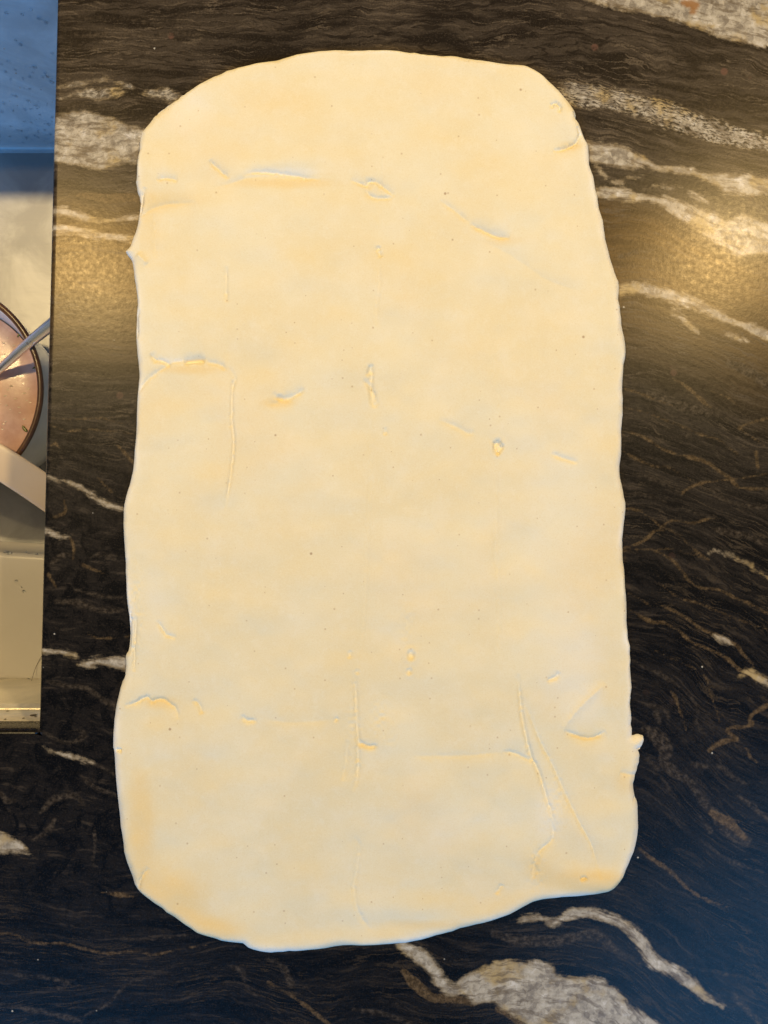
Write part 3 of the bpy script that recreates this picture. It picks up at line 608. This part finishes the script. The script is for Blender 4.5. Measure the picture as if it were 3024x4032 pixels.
def build_dough():
    ring = catmull(OUT, 9, True)
    tg = np.roll(ring, -1, 0)-np.roll(ring, 1, 0); tg /= np.linalg.norm(tg, axis=1)[:, None]+1e-9
    rag = 3.2*vnoise(ring[:, 0]/38, ring[:, 1]/38, 21)+2.2*vnoise(ring[:, 0]/15, ring[:, 1]/15, 22)
    rag *= 0.35+0.9*np.clip(vnoise(ring[:, 0]/260, ring[:, 1]/260, 23)+0.4, 0, 1)
    ring = ring+np.c_[tg[:, 1], -tg[:, 0]]*rag[:, None]
    def nearest(c): return int(np.argmin(np.hypot(ring[:, 0]-c[0]*3024/1659, ring[:, 1]-c[1]*3024/1659)))
    k = [nearest(c) for c in CORN]; nR = len(ring)
    def run(a, b):
        idx = np.arange(a, b+1) if b > a else np.arange(a, b+1+nR); return ring[idx % nR]
    top, right, bot, left = run(k[0], k[1]), run(k[1], k[2]), run(k[2], k[3]), run(k[3], k[0])
    bot = bot[::-1]; left = left[::-1]
    nu, nv = 520, 900
    def warp(n):    # closer samples towards the rim
        t = np.linspace(0, 1, n); e = 0.012
        return (t+ e*0)*0.94+0.06*(0.5-0.5*np.cos(np.pi*t)) if False else t-0.13*np.sin(2*np.pi*t)/(2*np.pi)*1.0
    def resample(c, t):
        L = np.r_[0, np.cumsum(np.hypot(*(c[1:]-c[:-1]).T))]; L /= L[-1]
        return np.c_[np.interp(t, L, c[:, 0]), np.interp(t, L, c[:, 1])]
    tu, tv = np.linspace(0, 1, nu), np.linspace(0, 1, nv)
    e = lambda t: t - 0.8*np.sin(2*np.pi*t)/(2*np.pi)*0.55
    tu, tv = e(tu), e(tv)
    T, B, L_, R_ = resample(top, tu), resample(bot, tu), resample(left, tv), resample(right, tv)
    # the patch inside follows smoothed sides, so that nicks of the rim stay at the rim
    u = tu[None, :, None]; v = tv[:, None, None]
    Cn = lambda: ((1-u)*(1-v)*T[0]+u*(1-v)*T[-1]+(1-u)*v*B[0]+u*v*B[-1])
    def soften(c, t, w):
        L = np.r_[0, np.cumsum(np.hypot(*(c[1:]-c[:-1]).T))]
        K = np.exp(-((L[:, None]-L[None])/w)**2); K /= K.sum(1)[:, None]; o = K@c
        f = np.clip(np.minimum(L, L[-1]-L)/(2*w), 0, 1)[:, None]; return o*f+c*(1-f)
    Ts, Bs, Ls, Rs = soften(T, tu, 70), soften(B, tu, 70), soften(L_, tv, 70), soften(R_, tv, 70)
    G = (1-v)*Ts[None]+v*Bs[None]+(1-u)*Ls[:, None]+u*Rs[:, None]-Cn()
    dec = lambda t, wd: np.clip(1-t/wd, 0, 1)**2
    G = G+dec(v, 0.035)*(T-Ts)[None]+dec(1-v, 0.035)*(B-Bs)[None]+dec(u, 0.055)*(L_-Ls)[:, None]+dec(1-u, 0.055)*(R_-Rs)[:, None]
    P = G.reshape(-1, 2).astype(np.float32)
    # distance to the rim (only where it matters)
    dist = np.full(len(P), 500, np.float32)
    gi = np.arange(len(P)); iu = gi % nu; iv = gi//nu
    m = np.minimum(np.minimum(iu, nu-1-iu)*3, np.minimum(iv, nv-1-iv)*3) < 330
    idx = np.nonzero(m)[0]
    rr = ring[::3]
    for s in range(0, len(rr), 12):
        part = rr[np.arange(s, min(s+13, len(rr)+1)) % len(rr)]
        j = idx[near(P[idx], part, 200)]
        if len(j) == 0: continue
        d, _, _ = seg_dist(P[j], part); dist[j] = np.minimum(dist[j], d)
    onrim = (iu == 0) | (iu == nu-1) | (iv == 0) | (iv == nv-1)
    dist[onrim] = 0
    px = P[:, 0]; py = P[:, 1]
    mm = np.full(len(P), 4.6)                                     # thickness in mm
    mm += 0.8*np.clip((py-2900)/800, 0, 1)
    mm += 0.95*vnoise(px/330, py/300, 1)+0.75*vnoise(px/170, py/120, 2)+0.22*vnoise(px/70, py/60, 3)+0.05*vnoise(px/30, py/30, 13)+0.035*vnoise(px/22, py/26, 4)
    mm += 0.10*vnoise(px/40, py/700, 5)                           # the rolling pin's lengthwise drag
    for (c, rx, ry, h) in HUMPS:
        mm += 2.0*h*np.exp(-((px-c[0])/rx)**2-((py-c[1])/ry)**2)
    for l, dep, wu, wd in GROOVES:
        l2 = catmull(l, 5); i = near(P, l2, 4*max(wu, wd)); q = P[i]
        d, side, par = seg_dist(q, l2)
        d = d+2.2*vnoise(q[:, 0]/14, q[:, 1]/14, 9)
        w_ = 0.95*np.where(side < 0, wu, wd)           # y runs down: a negative side lies above
        fade = np.clip(np.minimum(par, 1-par)*5, 0, 1)**0.7
        mm[i] -= (1.5 if dep > 0.5 else 2.4)*dep*fade*np.exp(-np.abs(np.maximum(d, 0)/w_)**1.3)
        mm[i] -= min(0.6, 0.95*max(dep-0.18, 0))*fade*np.exp(-(d/5.2)**2)                 # the slit at its bottom
    for c, r, dep in PITS:
        dd = np.hypot(px-c[0], (py-c[1])*0.8)
        mm -= dep*np.exp(-(dd/r)**4) - 0.25*dep*np.exp(-((dd-1.7*r)/(0.7*r))**2)
    # rough, torn skin patches
    for c, rx, ry, a in (((1600, 2460), 30, 90, .25), ((1400, 2870), 40, 160, .22), ((2105, 3400), 30, 80, .3), ((1500, 2800), 40, 60, .2), ((540, 2420), 30, 160, .25), ((1520, 2870), 50, 60, .2), ((2180, 3150), 60, 120, .15)):
        g_ = np.exp(-((px-c[0])/rx)**2-((py-c[1])/ry)**2)
        mm += a*g_*vnoise(px/9, py/14, 11)*1.6
    # rim: the lip thickens, then rolls off to the stone
    rimw = 24+9*vnoise(px/110, py/110, 6)+4*vnoise(px/28, py/28, 7)
    rimw = rimw+13*np.clip((py-2600)/900, 0, 1)
    lip = 0.35+0.45*np.clip((py-2900)/600, 0, 1)
    mm += lip*np.exp(-((dist-40)/30)**2)
    x = np.clip(dist/np.maximum(rimw, 6), 0, 1)
    mm = mm*(0.10+0.90*np.sqrt(1-(1-x)**2)) ; mm = np.maximum(mm, 0.3)
    # a little jaggedness where the rim tore
    z = mm/1000
    z[onrim] = np.where(True, 0.0003, 0)
    k_ = H/F
    # the outline was read in the picture at the rim's foot
    V = np.c_[(px-1512)*k_, (2016-py)*k_, z]
    J, I = np.meshgrid(np.arange(nv-1), np.arange(nu-1), indexing='ij'); a = (J*nu+I).ravel()
    Q = np.c_[a+nu, a+nu+1, a+1, a]
    o = mesh_np('dough_sheet', V, Q, M_dough)
    lit = np.zeros(len(P))  # light on the relief put into the colour: orange where positive, pale where negative
    for (c, rx, ry, a) in (((570, 3230), 60, 260, 1.0), ((690, 3520), 130, 110, 1.2), ((830, 3640), 170, 50, 1.0), ((2310, 3450), 150, 40, 1.4), ((2120, 3400), 70, 60, .8), ((2000, 3330), 90, 70, .5), ((2440, 3070), 50, 70, .7),
                           ((1120, 735), 260, 26, .8), ((700, 800), 160, 40, .7), ((600, 900), 60, 160, .5), ((1000, 420), 220, 70, .5), ((740, 1460), 150, 22, .8), ((1100, 1590), 70, 22, .8), ((640, 2760), 80, 30, 1.0), ((2240, 590), 60, 22, .9),
                           ((2290, 2895), 90, 18, 1.0), ((1440, 2930), 50, 14, .8), ((1980, 960), 120, 30, .6), ((1700, 3620), 260, 26, .7), ((1080, 2000), 300, 500, .25), ((1600, 500), 400, 60, .3),
                           ((760, 450), 120, 90, -1.0), ((1480, 510), 180, 40, -.6), ((2150, 1900), 260, 700, -.45), ((2250, 2650), 150, 260, -.6), ((1700, 3250), 300, 160, -.5), ((620, 2400), 60, 260, -.5), ((1130, 690), 200, 18, -.9), ((700, 1425), 120, 14, -.9), ((620, 2960), 60, 90, -.5), ((2150, 3200), 60, 130, -.8), ((2290, 2760), 60, 60, -.7), ((1550, 2800), 150, 160, -.3)):
        lit += a*np.exp(-((px-c[0])/rx)**2-((py-c[1])/ry)**2)
    at = o.data.attributes.new('lit_tint', 'FLOAT', 'POINT'); at.data.foreach_set('value', lit.astype(np.float32))
    rim_ = np.exp(-(dist/(18+12*np.clip((py-2600)/900, 0, 1)+7*vnoise(px/70, py/70, 31)))**2)*np.clip(0.75+0.6*vnoise(px/160, py/160, 32), 0, 1)
    at = o.data.attributes.new('lit_rim', 'FLOAT', 'POINT'); at.data.foreach_set('value', rim_.astype(np.float32))
    return tag(o, 'large rolled-out sheet of pale cream dough lying on the dark stone countertop', 'dough')
build_dough()

# ------------------------------------------------------------------ the sink
D = 0.48        # depth of its floor, in camera heights
def steel_material(name, scale, col, rough, metal=0.6):
    n = N(name); co = n.co()
    s = n.node('ShaderNodeMapping'); n.plug(s.inputs[0], co); s.inputs['Scale'].default_value = scale
    br = n.noise(s.outputs[0], 60, 5, 0.65); blot = n.noise(co, 14, 5, 0.65, 0.6); spots = n.noise(co, 160, 3, 0.7)
    c = n.mix(n.step(blot, 0.35, 0.7), tuple(0.68*v for v in col), col)
    c = n.mix(n.math('MULTIPLY', n.step(spots, 0.66, 0.78), 0.35), c, tuple(0.5*v for v in col))
    r = n.math('ADD', rough, n.math('MULTIPLY', br, 0.16))
    n.set(Base_Color=c, Roughness=r, Metallic=metal)
    n.bump(br, 0.10, 0.0004)
    return n.m
M_steel_end = steel_material('brushed_steel_end_wall', (1, 30, 30), (0.58, 0.70, 0.80), 0.36, 0.12)  # steel tinted blue, window light put into its colour
M_steel_floor = steel_material('brushed_steel_floor', (1, 40, 1), (0.46, 0.46, 0.46), 0.42, 0.6)

sink = thing('kitchen_sink', 'brushed stainless steel sink basin let in under the stone countertop', 'sink')
k0 = H/F
def E(u, y, z): return ((u+edge_x(y)-1512)*k0, (2016-y)*k0, z)
y0, y1 = -110.0, 2890.0
zt, zl, zf = -0.020, -0.062, -D*H
def quad_strip(rows):
    V = []; Q = []
    n = len(rows[0])
    for r in rows: V += r
    for j in range(len(rows)-1):
        for i in range(n-1): a = j*n+i; Q.append((a, a+1, a+n+1, a+n))
    return V, Q
def sink_wall(name, prof_pts, mat):
    V, Q = quad_strip(prof_pts)
    o = mesh_np(name, V, Q, mat, sink); return o
us_ = [-4300, -3000, -1500, -400, 0, 25]
def end_row(sgn, inset, z):   # sgn +1: far end (top of picture), -1: near end
    y = (y0+inset if sgn > 0 else y1-inset)
    return [E(u, y, z) for u in us_]
def fillet(r, n=6):
    return [(r-r*math.cos(a), r-r*math.sin(a)) for a in np.linspace(0, math.pi/2, n)]
# far wall: straight, a tight radius to the floor
fr = 0.006
rows = [end_row(1, -6, zt+0.0), end_row(1, -4, zf+fr)]
rows += [end_row(1, -4+a/k0, zf+b) for a, b in fillet(fr)[1:]]
sink_wall('far_wall', rows, M_steel_end)
# near wall: upper step, a rolled ledge, then the lower wall
def near_rows():
    R = []
    R.append([E(u, y1+6, zt) for u in us_])
    R.append([E(u, y1+2, zl+0.003) for u in us_])
    for a in np.linspace(0, math.pi/2, 5): R.append([E(u, y1+2-(0.0022*math.sin(a))/k0, zl+0.003-0.003*(1-math.cos(a))) for u in us_])
    R.append([E(u, y1+2-0.0030/k0, zl-0.0006) for u in us_])
    R.append([E(u, y1+2-0.0032/k0, zl-0.004) for u in us_])
    R.append([E(u, y1+2-0.0036/k0, zf+fr) for u in us_])
    for a, b in fillet(fr)[1:]: R.append([E(u, y1+2-(0.0036+a)/k0, zf+b) for u in us_])
    return R
M_steel_near = steel_material('brushed_steel_near_wall', (1, 30, 30), (0.88, 0.80, 0.62), 0.25, 0.35)  # golden base colour stands in for the lamps reflected in this wall
sink_wall('near_wall', near_rows(), M_steel_near)
def side_rows(u, s):
    ys_ = np.linspace(y0-6, y1+6, 12)
    R = [[E(u, y, zt) for y in ys_], [E(u, y, zf+fr) for y in ys_]]
    R += [[E(u+s*a/k0, y, zf+b) for y in ys_] for a, b in fillet(fr)[1:]]
    return R
sink_wall('right_wall', side_rows(25, -1), M_steel_end)
sink_wall('left_wall', side_rows(-4300, 1), M_steel_end)
fu = np.linspace(-4300+fr/k0, 25-fr/k0, 30); fy = np.linspace(y0-4+fr/k0, y1+2-0.0096/k0, 30)
V, Q = quad_strip([[E(u, y, zf) for u in fu] for y in fy])
mesh_np('basin_floor', V, Q, M_steel_floor, sink)

# drops of water on the far wall and along the crease
def glass_water():
    n = N('water_drop'); n.set(Base_Color=(0.9, 0.95, 1.0), Roughness=0.03)
    n.b.inputs['Transmission Weight'].default_value = 1.0; n.b.inputs['IOR'].default_value = 1.33
    return n.m
M_water = glass_water()
def wall_pt(px, py):      # pixel on the far wall -> world
    # far wall plane: y = Yw
    Yw = (2016-(y0-4))*k0+0.0
    d = Yw*F/(2016-py)/H-1
    return (px-1512)*(1+d)*H/F, Yw, -d*H
bm = bmesh.new()
import mathutils
def drop(bm, c, r, sx, sy, sz, rot=0):
    m = mathutils.Matrix.Translation(c) @ mathutils.Matrix.Rotation(rot, 4, 'Z') @ mathutils.Matrix.Diagonal((sx*r, sy*r, sz*r, 1))
    bmesh.ops.create_icosphere(bm, subdivisions=2, radius=1, matrix=m)
drops = [(25, 50), (122, 37), (155, 72), (88, 57), (180, 88), (80, 175), (205, 208), (30, 240), (5, 252), (22, 282), (42, 312), (90, 308), (118, 302), (136, 264), (178, 287), (168, 302), (186, 300), (203, 322), (62, 378), (140, 414), (5, 438), (122, 480), (192, 488), (42, 495), (38, 536), (70, 512), (84, 514), (104, 540), (136, 532), (148, 540), (182, 545), (200, 528), (100, 430), (50, 432), (160, 450), (205, 460), (15, 405), (110, 395), (90, 560), (150, 510), (176, 510)]
for (px, py) in drops:
    X, Y_, Z_ = wall_pt(px, py); r = random.uniform(0.0009, 0.0017)
    drop(bm, (X, Y_-0.0002, Z_), r, 1.0, 0.6, 1.25)
for i in range(70):
    px, py = random.uniform(-60, 208), 570-abs(random.gauss(0, 150))
    X, Y_, Z_ = wall_pt(px, max(py, 8)); r = random.uniform(0.0003, 0.0009); drop(bm, (X, Y_-0.0001, Z_), r, 1, 0.5, 1.2)
tag(obj('water_drops', bm, M_water, sink), 'scattered water drops on the bluish end wall of the sink', None, kind='stuff')

# ------------------------------------------------------------------ bowl, spoon and plastic ware in the sink
def lathe(name, prof, center, mat, parent=None, n=96):
    V = []; Q = []
    for j, (r, z) in enumerate(prof):
        for i in range(n):
            a = 2*math.pi*i/n; V.append((r*math.cos(a), r*math.sin(a), z))
    for j in range(len(prof)-1):
        for i in range(n): a = j*n+i; b = j*n+(i+1) % n; Q.append((a, b, b+n, a+n))
    return mesh_np(name, V, Q, mat, parent)
def glaze(name, col, rough=0.18, var=0.06):
    n = N(name); co = n.co(); p = n.noise(co, 60, 4, 0.6)
    c = n.mix(n.step(p, 0.35, 0.7), tuple(v*(1-var) for v in col), col)
    n.set(Base_Color=c, Roughness=rough); n.bump(n.noise(co, 250, 3), 0.05, 0.0005); return n.m
M_white = glaze('white_glaze', (0.76, 0.74, 0.73), 0.2)
M_brown = glaze('brown_unglazed_rim', (0.13, 0.055, 0.022), 0.3, 0.45)
cx, cy, _ = W(-260, 1530, 0.255)
bz = zf+0.0005
bowl = thing('stoneware_bowl', 'white stoneware bowl with brown rim, filled with pinkish water, in the sink', 'bowl', (cx, cy, bz))
hr = (-0.255*H)-bz
lathe('body', [(0.0, 0.004), (0.045, 0.004), (0.052, 0.0), (0.062, 0.001), (0.0655, 0.008), (0.070, 0.3*hr), (0.0765, 0.62*hr), (0.0815, hr-0.006), (0.0825, hr-0.0035),
               (0.0788, hr-0.0035), (0.0765, hr-0.010), (0.0715, hr-0.026), (0.064, 0.25*hr), (0.056, 0.010), (0.03, 0.007), (0.0, 0.0065)], None, M_white, bowl)
lathe('rim', [(0.0826, hr-0.0042), (0.0834, hr-0.0026), (0.0832, hr-0.0009), (0.0822, hr-0.0001), (0.0806, hr), (0.0793, hr-0.0008), (0.0784, hr-0.0024), (0.0783, hr-0.0042)], None, M_brown, bowl)
zl_liq = -0.318*H-bz
def liquid_mat():
    n = N('cloudy_pink_water'); co = n.co()
    p = n.noise(co, 55, 5, 0.65)
    c = n.mix(n.step(p, 0.35, 0.7), (0.52, 0.31, 0.235), (0.66, 0.44, 0.34))
    n.set(Base_Color=c, Roughness=0.13)
    n.bump(n.noise(co, 120, 3, 0.5), 0.10, 0.0006); return n.m
lathe('liquid', [(0.0, zl_liq), (0.03, zl_liq), (0.055, zl_liq), (0.066, zl_liq), (0.0685, zl_liq+0.0003), (0.0702, zl_liq+0.0011)], None, liquid_mat(), bowl)
M_bub = glaze('foam_bubble', (0.75, 0.62, 0.45), 0.08)
M_leaf = glaze('green_scrap', (0.16, 0.17, 0.02), 0.25, 0.4)
bm = bmesh.new()
for (px, py) in [(20, 1558), (60, 1570), (105, 1577), (25, 1596), (40, 1612), (3, 1588), (96, 1548), (30, 1535), (118, 1585), (75, 1604), (15, 1670), (22, 1660), (10, 1690), (95, 1650), (15, 1350), (30, 1330), (55, 1360), (18, 1395), (78, 1625), (44, 1520), (112, 1530)]:
    X, Y_, Z_ = W(px, py, 0.318); drop(bm, (X-cx, Y_-cy, zl_liq), random.uniform(0.0006, 0.0011), 1.5, 0.6, 0.4)
tag(obj('bubbles', bm, M_bub, bowl), 'small pale bubbles floating on the pinkish water', None, kind='stuff')
def scrap(px, py, l, w_, rot, label):
    X, Y_, Z_ = W(px, py, 0.318); bm = bmesh.new(); drop(bm, (0, 0, 0), 1, l, w_, 0.0007)
    for v in bm.verts: v.co.z += 0.25*v.co.x**2/l*0.6; v.co.y += 0.12*abs(v.co.x)
    o = obj('green_scrap', bm, M_leaf); o.location = (X, Y_, -0.318*H+0.0006); o.rotation_euler[2] = rot
    tag(o, label, 'food scrap', 'green scraps floating in the bowl')
scrap(98, 1690, 0.0034, 0.0013, -0.9, 'larger olive green scrap floating near the lower edge of the pinkish water')
scrap(75, 1322, 0.0018, 0.0008, 1.1, 'tiny green scrap on the bowl wall above the spoon handle')
scrap(138, 1448, 0.0021, 0.0006, 0.6, 'thin green scrap floating just below the spoon handle')

def chrome():
    n = N('polished_steel'); co = n.co()
    n.set(Base_Color=(0.82, 0.83, 0.85), Metallic=1.0, Roughness=n.math('ADD', 0.17, n.math('MULTIPLY', n.noise(co, 90, 3), 0.12))); return n.m
M_chrome = chrome()
def tube(name, pts, radii, mat, parent=None, n=16, flat=1.0):
    pts = [mathutils.Vector(p) for p in pts]; V = []; Q = []
    for i, p in enumerate(pts):
        t = (pts[min(i+1, len(pts)-1)]-pts[max(i-1, 0)]).normalized()
        s = t.cross(mathutils.Vector((0, 0, 1))).normalized(); up = s.cross(t)
        for k in range(n):
            a = 2*math.pi*k/n; V.append(p+s*(radii[i]*math.cos(a))+up*(radii[i]*flat*math.sin(a)))
    for i in range(len(pts)-1):
        for k in range(n): a = i*n+k; b = i*n+(k+1) % n; Q.append((a, b, b+n, a+n))
    V += [pts[0], pts[-1]]; m = len(V)
    for k in range(n): Q.append((m-2, k, (k+1) % n, m-2)); Q.append((m-1, (len(pts)-1)*n+(k+1) % n, (len(pts)-1)*n+k, m-1))
    bm = bmesh.new(); vs = [bm.verts.new(v) for v in V]
    for q in Q:
        f = [vs[i] for i in dict.fromkeys(q)]
        try: bm.faces.new(f)
        except ValueError: pass
    bmesh.ops.recalc_face_normals(bm, faces=bm.faces)
    return obj(name, bm, mat, parent)
spoon = thing('spoon', 'polished steel spoon leaning in the bowl with its handle over the brown rim', 'spoon')
sp_pts = [W(-330, 1700, 0.375), W(-160, 1590, 0.345), W(-40, 1490, 0.315), W(30, 1425, 0.288), W(90, 1370, 0.262), W(150, 1320, 0.235), W(215, 1268, 0.205), W(262, 1232, 0.183)]
tube('handle', sp_pts, [0.0022, 0.0026, 0.0031, 0.0036, 0.0041, 0.0045, 0.0050, 0.0051], M_chrome, spoon, 18, 0.62)
bm = bmesh.new(); drop(bm, W(-420, 1760, 0.385), 1, 0.021, 0.014, 0.004, -0.6)
obj('spoon_bowl', bm, M_chrome, spoon)
bm = bmesh.new()
for px, py, r in ((112, 1352, .0016), (124, 1344, .0011), (20, 1430, .0011), (60, 1392, .0007), (130, 1356, .0008)):
    f = np.interp(px, [-40, 30, 90, 150, 215], [0.315, 0.288, 0.262, 0.235, 0.205]); X, Y_, Z_ = W(px, py, f-0.006); drop(bm, (X, Y_, Z_), r, 1, 0.8, 0.7)
tag(obj('water_drops', bm, M_water, spoon), None, None, kind='stuff')

def plastic(name, col):
    n = N(name); co = n.co(); p = n.noise(co, 30, 4, 0.6)
    c = n.mix(n.step(p, 0.3, 0.75), tuple(v*0.95 for v in col), col)
    n.set(Base_Color=c, Roughness=0.38)
    n.bump(n.noise(co, 300, 3), 0.05, 0.0004); return n.m
M_cream = plastic('cream_plastic', (0.52, 0.49, 0.45))
# a curved strip with rounded edges: cross-section swept along a gently bowed line
def strip(name, a_pts, width, thick, mat):
    V = []; Q = []; prof = []
    for t in np.linspace(0, 2*math.pi, 28, endpoint=False):
        c, s = math.cos(t), math.sin(t)
        prof.append((math.copysign(abs(c)**0.35, c)*width/2, math.copysign(abs(s)**0.7, s)*thick/2))
    pts = [mathutils.Vector(p) for p in a_pts]; n = len(prof)
    for i, p in enumerate(pts):
        t = (pts[min(i+1, len(pts)-1)]-pts[max(i-1, 0)]).normalized(); s = t.cross(mathutils.Vector((0, 0, 1))).normalized(); up = s.cross(t)
        for (x, z) in prof: V.append(p+s*x+up*z)
    for i in range(len(pts)-1):
        for k in range(n): a = i*n+k; b = i*n+(k+1) % n; Q.append((a, b, b+n, a+n))
    bm = bmesh.new(); vs = [bm.verts.new(v) for v in V]
    for q in Q: bm.faces.new([vs[i] for i in q])
    bm.faces.new(vs[:n]); bm.faces.new(vs[-n:][::-1]); bmesh.ops.recalc_face_normals(bm, faces=bm.faces)
    return obj(name, bm, mat)
st = catmull([W(-380, 1640, 0.235), W(-180, 1722, 0.238), W(0, 1822, 0.242), W(90, 1878, 0.25), W(185, 1943, 0.262), W(262, 1998, 0.275)], 5)
o = strip('plastic_scraper', st, 0.0255, 0.0032, plastic('tan_plastic', (0.60, 0.475, 0.345)))
tag(o, 'cream plastic strip lying slantwise over the lower side of the bowl', 'scraper')
# upturned tub
tub_z = -0.300*H
tub = thing('plastic_tub', 'cream plastic tub lying upside down in the near end of the sink', 'tub')
def tub_body():
    k = 1.300
    xa, xb = -950, 262; P0 = [(xa, 2118), (xb, 2188), (xb, 2690), (xa, 2655)]
    bm = bmesh.new(); top = []
    def ring(ins, z):
        pts = []
        c = np.array(P0, float); cen = c.mean(0); r = 60.0
        # rounded corners in px
        for i in range(4):
            p, a, b = c[i], c[i-1], c[(i+1) % 4]
            da = (a-p)/np.linalg.norm(a-p); db = (b-p)/np.linalg.norm(b-p)
            for t in np.linspace(0, 1, 7):
                q = (1-t)**2*(p+da*r)+2*t*(1-t)*p+t*t*(p+db*r); pts.append(q)
        pts = np.array(pts); s = 1-ins/np.array([420.0, 260.0]); pts = cen+(pts-cen)*s
        return [bm.verts.new(((q[0]-1512)*k*k0, (2016-q[1])*k*k0, z)) for q in pts]
    R_ = [ring(-14, zf+0.0005), ring(-14, zf+0.004), ring(-6, zf+0.004)]
    rr = 24
    for a in np.linspace(0, math.pi/2, 7): R_.append(ring(rr*(1-math.cos(a)), tub_z-0.005+0.005*math.sin(a)))
    for r0, r1 in zip(R_[:-1], R_[1:]):
        for i in range(len(r0)): bm.faces.new((r0[i], r0[(i+1) % len(r0)], r1[(i+1) % len(r0)], r1[i]))
    bm.faces.new(R_[-1])
    bmesh.ops.recalc_face_normals(bm, faces=bm.faces)
    return obj('shell', bm, M_cream, tub)
tub_body()
bm = bmesh.new()
for px, py, r in ((30, 2178, .0018), (15, 2172, .0012), (100, 2174, .0010), (138, 2180, .0011), (62, 2288, .0012), (93, 2328, .0013), (85, 2312, .0008), (110, 2676, .0014)):
    X, Y_, Z_ = W(px, py, 0.299); drop(bm, (X, Y_, tub_z if py > 2200 else tub_z-0.0012), r, 1.3, 0.8, 0.5, random.uniform(-1, 1))
tag(obj('water_drops', bm, M_water, tub), None, None, kind='stuff')
# a thin dark curve across the near end
M_streak = glaze('dark_streak', (0.06, 0.035, 0.02), 0.4)
hp = catmull([W(166, 2578, 0.297), W(140, 2630, 0.297), W(120, 2700, 0.27), W(111, 2770, 0.15), W(112, 2840, 0.09)], 6)
tag(tube('streak', [tuple(p) for p in hp], [0.00016]*len(hp), M_streak, None, 6), 'single thin dark curve across the near end of the sink', 'streak')
# crumbs stuck to the near wall
bm = bmesh.new()
Yn = (2016-(y1+2))*k0
for px, py, r in ((131, 2816, .0016), (121, 2842, .0011), (92, 2828, .0006), (20, 2832, .0006), (5, 2866, .0011), (80, 2865, .0012), (30, 2800, .0007), (140, 2822, .0006)):
    d = Yn*F/(2016-py)/H-1; drop(bm, ((px-1512)*(1+d)*H/F, Yn+0.0001, -d*H), r, 1.4, 0.3, 1.6)
tag(obj('water_spots', bm, glaze('dried_spot', (0.06, 0.04, 0.025), 0.3), sink), None, None, kind='stuff')
